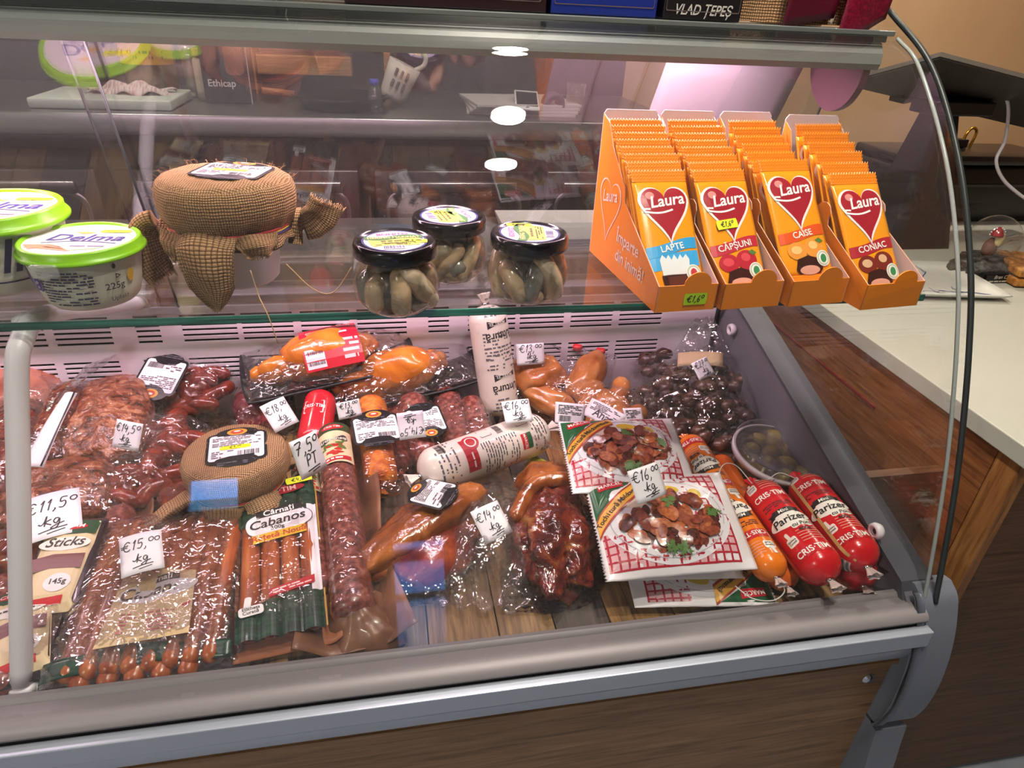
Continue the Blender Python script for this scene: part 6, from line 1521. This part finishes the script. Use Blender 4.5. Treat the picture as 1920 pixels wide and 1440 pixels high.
# ---- smoked poultry on black trays
M_duck = mat('smoked_poultry', '#dd8228', .25, coat=.7, stops=[(.25,'#b85518'),(.5,'#e0862a'),(.75,'#eda544')], scale=12, dist=.8, bump=(45,.5,.003))
M_btray = mat('foam_tray_black', '#19181c', .45, stops=[(.45,'#111014'),(.7,'#2a292e')], scale=90, bump=(120,.5,.002))
def poultry(px0, z0, px1, z1, w, label, seed, tilt, lab=True):
    A_ = atz(*px0,z0); B_ = atz(*px1,z1); x_ = (B_-A_); L = x_.length; x_.normalize(); y_ = Vector((-x_.y,x_.x,0)).normalized(); z_ = x_.cross(y_)
    M_ = Matrix((x_,y_,z_)).transposed().to_4x4(); M_.translation = (A_+B_)/2; M_ = M_@Matrix.Rotation(tilt,4,'X')
    t = thing('smoked_poultry_tray', label, 'poultry pack', M_, 'smoked poultry trays')
    mk('foam_tray', sheet(24,14,lambda u,v: ((u-.5)*L*(1+.03*sin(v*pi)), (v-.5)*w, .002+.016*max(abs(2*u-1)**6,abs(2*v-1)**6)+.030*max(0,u-.72)**1.2),.004), M_btray, t)
    mk('breast', tr(blob(L*.26,w*.36,.046,seed,.12,1.8,4,0,-.5),-L*.02,0,.006), M_duck, t)
    mk('leg', tr(blob(L*.13,w*.17,.030,seed+2,.12,2,4,0,-.5),-L*.30,-w*.06,.006), M_duck, t)
    mk('leg_end', tr(blob(.016,.014,.018,seed+3,.15,2,3,0,-.5),-L*.41,-w*.06,.012), M_duck, t)
    mk('wing', tr(blob(L*.12,w*.18,.026,seed+4,.2,2.4,4,0,-.5),L*.20,w*.10,.010), M_duck, t)
    def lid_(u, v):
        a, b = 2*u-1, 2*v-1; e = (1-abs(a)**3)*(1-abs(b)**3); return (a*L*.49, b*w*.49, .020+.034*e+.004*nz(u*5,v*5,0,1,seed)+.028*max(0,u-.72))
    mk('film_cover', sheet(26,16,lid_,.0004), M_film, t)
    if lab:
        S = lambda u,v,h: Vector((u, v, .020+.038*max(0,1-(abs(u)/(L*.46))**3)*max(0,1-(abs(v)/(w*.5))**2.2)+h+.012))
        r_ = decal('label', [rect2(-L*.14,L*.20,-w*.42,w*.34,10,8)], P('#d01f38',.35), t, S)
        decal('barcode_patch', [rect2(-L*.13,-L*.02,-w*.40,-w*.18,3,2)], P('#eee6ea'), r_, S, .0008)
        decal('barcode', [barcode2(-L*.12,-L*.03,-w*.37,-w*.21,3)], M_ink, r_, S, .0012)
        decal('label_lettering', [mv2(text2('Pastramă',.012,.014,.1),L*.035,-w*.02,pi/2), mv2(text2('de pui',.012,.014,.1),L*.075,-w*.02,pi/2), mv2(ring2(rrect(L*.09,w*.30,.002),.002),-L*.07,w*.13), mv2(text2('CRIS',.009,.014),-L*.07,w*.10), print2(L*.09,L*.19,-w*.38,w*.30,9,4,.5)], P('#f6dcdc'), r_, S, .0008)
    return t
poultry((462,722),DZ+.080,(765,655),DZ+.108,.125,'smoked poultry on a black foam tray with a red label, the upper of two',51,radians(14))
poultry((615,748),DZ+.050,(890,690),DZ+.075,.115,'smoked poultry on a black foam tray, the lower one at the right',55,radians(12),False)

# ---- right of the upright lard roll
M_chk = mat('smoked_chicken', '#c4773c', .25, coat=.7, stops=[(.25,'#98481e'),(.5,'#c47a40'),(.75,'#dca06a')], scale=12, dist=.7, bump=(40,.4,.003))
Mq, Lq = frame((1020,778),DZ+.030,(1058,655),DZ+.085)
t = vac_piece('smoked_chicken_bag','smoked chicken pieces in a clear bag with red clips behind the 13,00 price card', Mq, 
   [('thigh', tr(blob(.052,.048,.036,61,.18,2,4),-.032,-.012,0), M_chk), ('drumstick', xf(blob(.030,.062,.030,64,.15,1.8,4), Matrix.Translation((.058,.010,0))@Matrix.Rotation(radians(-14),4,'Z')), M_chk), ('wing', xf(blob(.026,.060,.024,65,.18,2,4), Matrix.Translation((.0,-.058,0))@Matrix.Rotation(radians(70),4,'Z')), M_chk)],
   [(-.09,-.08),(0,-.09),(.09,-.08),(.105,0),(.10,.085),(0,.09),(-.09,.085),(-.10,0)], .042, cat='smoked chicken', seed=62, crk=.008, group='clear bags of meat')
for xx in (.018,.062): mk('red_clip', box(xx,xx+.018,.068,.080,.012,.026,.004), mat('clip_red','#d02830',.35), t)
price_card((996,684),DZ+.108,(994,644),DZ+.142,54,['€13,oo','1kg'],'on the bag of smoked chicken')
price_card((975,792),.905,(966,750),.928,54,['€16,oo','kg'],'between the two lard rolls')
sausage_bag('bag of pale orange sausages with printed white labels behind the stew packs', (1120,825),DZ+.024,(1150,735),DZ+.060,.19,9,63,.019,M_chk,.046,None,M_film,.034)
def slip(label, px0, z0, px1, z1, w, seed, bc=True):
    M_, L = frame(px0,z0,px1,z1); t = thing('product_slip', label, 'label', M_, 'printed product slips')
    S = lambda u,v,h: Vector((u,v,.003*sin(u*60+seed)+h)); mk('paper', sheet(8,8,lambda a,b: S((a-.5)*w*(1+.1*b),(b-.5)*L,0),.0005), mat('label_white','#eeeaee',.5), t)
    decal('fine_print', [print2(-w*.42,w*.42,-L*.05,L*.40,6,seed)], M_ink, t, S)
    if bc: decal('barcode', barcode2(-w*.36,w*.05,-L*.38,-L*.10,seed), M_ink, t, S)
    else: decal('brand_print', [mv2(text2('Ana',w*.30,.016),0,-L*.3), mv2(star2(ellipse(w*.12,w*.10),2),w*.30,-L*.2)], P('#2a2226'), t, S)
    return t
slip('white slip with a barcode lying behind the stew packs', (1066,796),.898,(1070,756),.925,.042,1)
slip('curled white printed slip with black lettering right of the barcode slip', (1120,792),.900,(1142,762),.918,.060,2,False)
slip('white printed strip on the clear bag near the dark bag of bites', (1192,800),.885,(1185,765),.905,.030,3,False)
Mz, Lz = frame((1000,892),DZ+.030,(1040,862),DZ+.050)
o = mk('yellow_card', sheet(6,3,lambda u,v: ((u-.5)*.070,(v-.5)*.022,.003*sin(u*3)),.0005), mat('card_yellow_green','#d9e25a',.6), None); o.matrix_world = Mz@Matrix.Rotation(radians(18),4,'Z'); tag(o, 'pale yellow-green paper strip lying under the clear film by the stew packs', 'paper strip')
# dark meat bites in a big clear bag
Md, Ld = frame((1310,885),DZ+.002,(1300,655),DZ+.075)
t = thing('meat_bites_bag','big clear bag of dark dried meat bites in the back right corner', 'bag of meat', Md, 'clear bags of meat')
M_bite = mat('dark_bites', '#4a2c20', .35, coat=.4, stops=[(.3,'#2a1712'),(.55,'#553326'),(.8,'#7a5240')], scale=55, bump=(70,.6,.003))
Rd = random.Random(9)
for i in range(95):
    x_, y_ = Rd.uniform(-.095,.085), Rd.uniform(-.13,.095); z_ = .010+.040*Rd.random()*(1-(abs(x_)/.11)**2)
    mk('meat_bite', tr(blob(Rd.uniform(.012,.018),Rd.uniform(.010,.015),.012,i,.3,2.2,2,0,-.6),x_,y_,z_), M_bite, t)
pz = Pouch(wob([(-.115,-.15),(0,-.155),(.10,-.15),(.118,-.06),(.120,.05),(.085,.135),(.03,.165),(-.05,.12),(-.12,.10),(-.125,-.03)],.05,25,4,5), .072, 3.2, .012, 30, 4)
mk('clear_bag', pz.geo(16), M_film, t)
mk('bag_peak', sheet(14,12,lambda u,v: (-.02+.11*(u-.25)*(1-v*.75)+.02*v, .085+.085*v, .050+.030*v+.006*nz(u*4,v*4,0,1,3)),.0004), M_film, t)
mk('tan_label', sheet(8,3,lambda u,v: (-.045+.080*u, .020+.026*v+.014*u, .079+.004*sin(u*3)-.010*(1-v)),.0005), mat('label_tan','#cdb08c',.6), t)
price_card((1328,706),DZ+.150,(1312,674),DZ+.172,48,['€27,oo','kg'],'on the bag of dark meat bites')

# ================================================================== ON TOP OF THE CASE
TZ = 1.4370
def top_box(x0, x1, y0, dp, h, label, col, name='gift_box', text=None, rough=.35):
    t = thing(name, label, 'box', ((x0+x1)/2, y0, TZ), 'boxes on top of the display case'); w = x1-x0
    mk('carton', box(-w/2,w/2,0,dp,0,h,.0015), mat('carton_'+col.strip('#'),col,rough), t, False)
    mk('carton_lid', box(-w/2-.0012,w/2+.0012,-.0012,dp+.0012,h-.05,h+.0012,.001), mat('carton_'+col.strip('#'),col,rough), t, False)
    S = lambda u,v,h_: Vector((u,-.0003-h_,v))
    if text: decal('front_lettering', [mv2(text2(text,.0155,.014,.25,sx=.85),0,.006)], P('#cfcac4'), t, S)
    decal('edge_line', [ring2(rrect(w*.94,h*.9,.002),.0012)], P('#6a5a5a'), t, lambda u,v,h_: S(u,v+h/2,h_))
    return t
top_box(-.030,.198,.865,.12,.22,'dark purple-brown carton on top of the case','#2b171b')
top_box(.204,.334,.868,.12,.20,'blue carton on top of the case beside the dark one','#1c2f86')
top_box(.340,.440,.862,.10,.18,'black box with white lettering on top of the case','#1b181a','gift_box','VLAD ȚEPEȘ')
top_box(-.62,-.10,.90,.12,.20,'long dark green carton on top of the case at the left','#20302e')
bg_ = thing('burlap_gift_bag', 'brown burlap gift bag lying on top of the case near the end glass', 'gift bag', (.535,.875,TZ), None)
V, F = grid(40,24,lambda u,v: (.095*cos(2*pi*u)*(1-.15*v*v)*(1+.04*sin(u*30)), .045+.045*sin(2*pi*u)*(1-.15*v*v), .002+.16*v), True)
mk('bag_body', (V,F), M_burl, bg_, True, [((i%40)/40*.5,(i//40)/24*.16) for i in range(len(V))])
mk('bag_base', tr(lathe([(.001,.0),(.045,.0),(.045,.004)],30),0,.045,.0005), M_burl, bg_, True, [(0,0)]*90)
mk('cord', tube(spline([(.030,-.006,.06),(.028,-.009,.035),(.031,-.010,.012),(.029,-.010,.004)],6), .0022, 8), mat('cord_cream','#d6c8b0',.8), bg_)
M_rib_ = mat('satin_burgundy', '#7c1030', .35, coat=.1, stops=[(.4,'#6a0c28'),(.7,'#96183c')], scale=300)
def ribf(x0, x1, ztop, zl, zr, y0, seed):
    return lambda u,v: (x0+(x1-x0)*u+.006*sin(v*3)*(1-v), y0-.010*sin(v*2.4)-.004*sin(u*4+seed), ztop+((zl+(zr-zl)*u)-ztop)*v)
mk('ribbon_tail', sheet(10,14,ribf(.030,.098,.14,-.028,.012,-.016,1),.0008), M_rib_, bg_)
mk('ribbon_tail', sheet(10,14,ribf(-.045,.026,.14,-.004,.010,-.014,2),.0008), mat('satin_burgundy_dark','#5a0c26',.4), bg_)
mk('ribbon_knot', tr(blob(.03,.016,.022,3,.2,2,3),.03,-.016,.12), M_rib_, bg_)
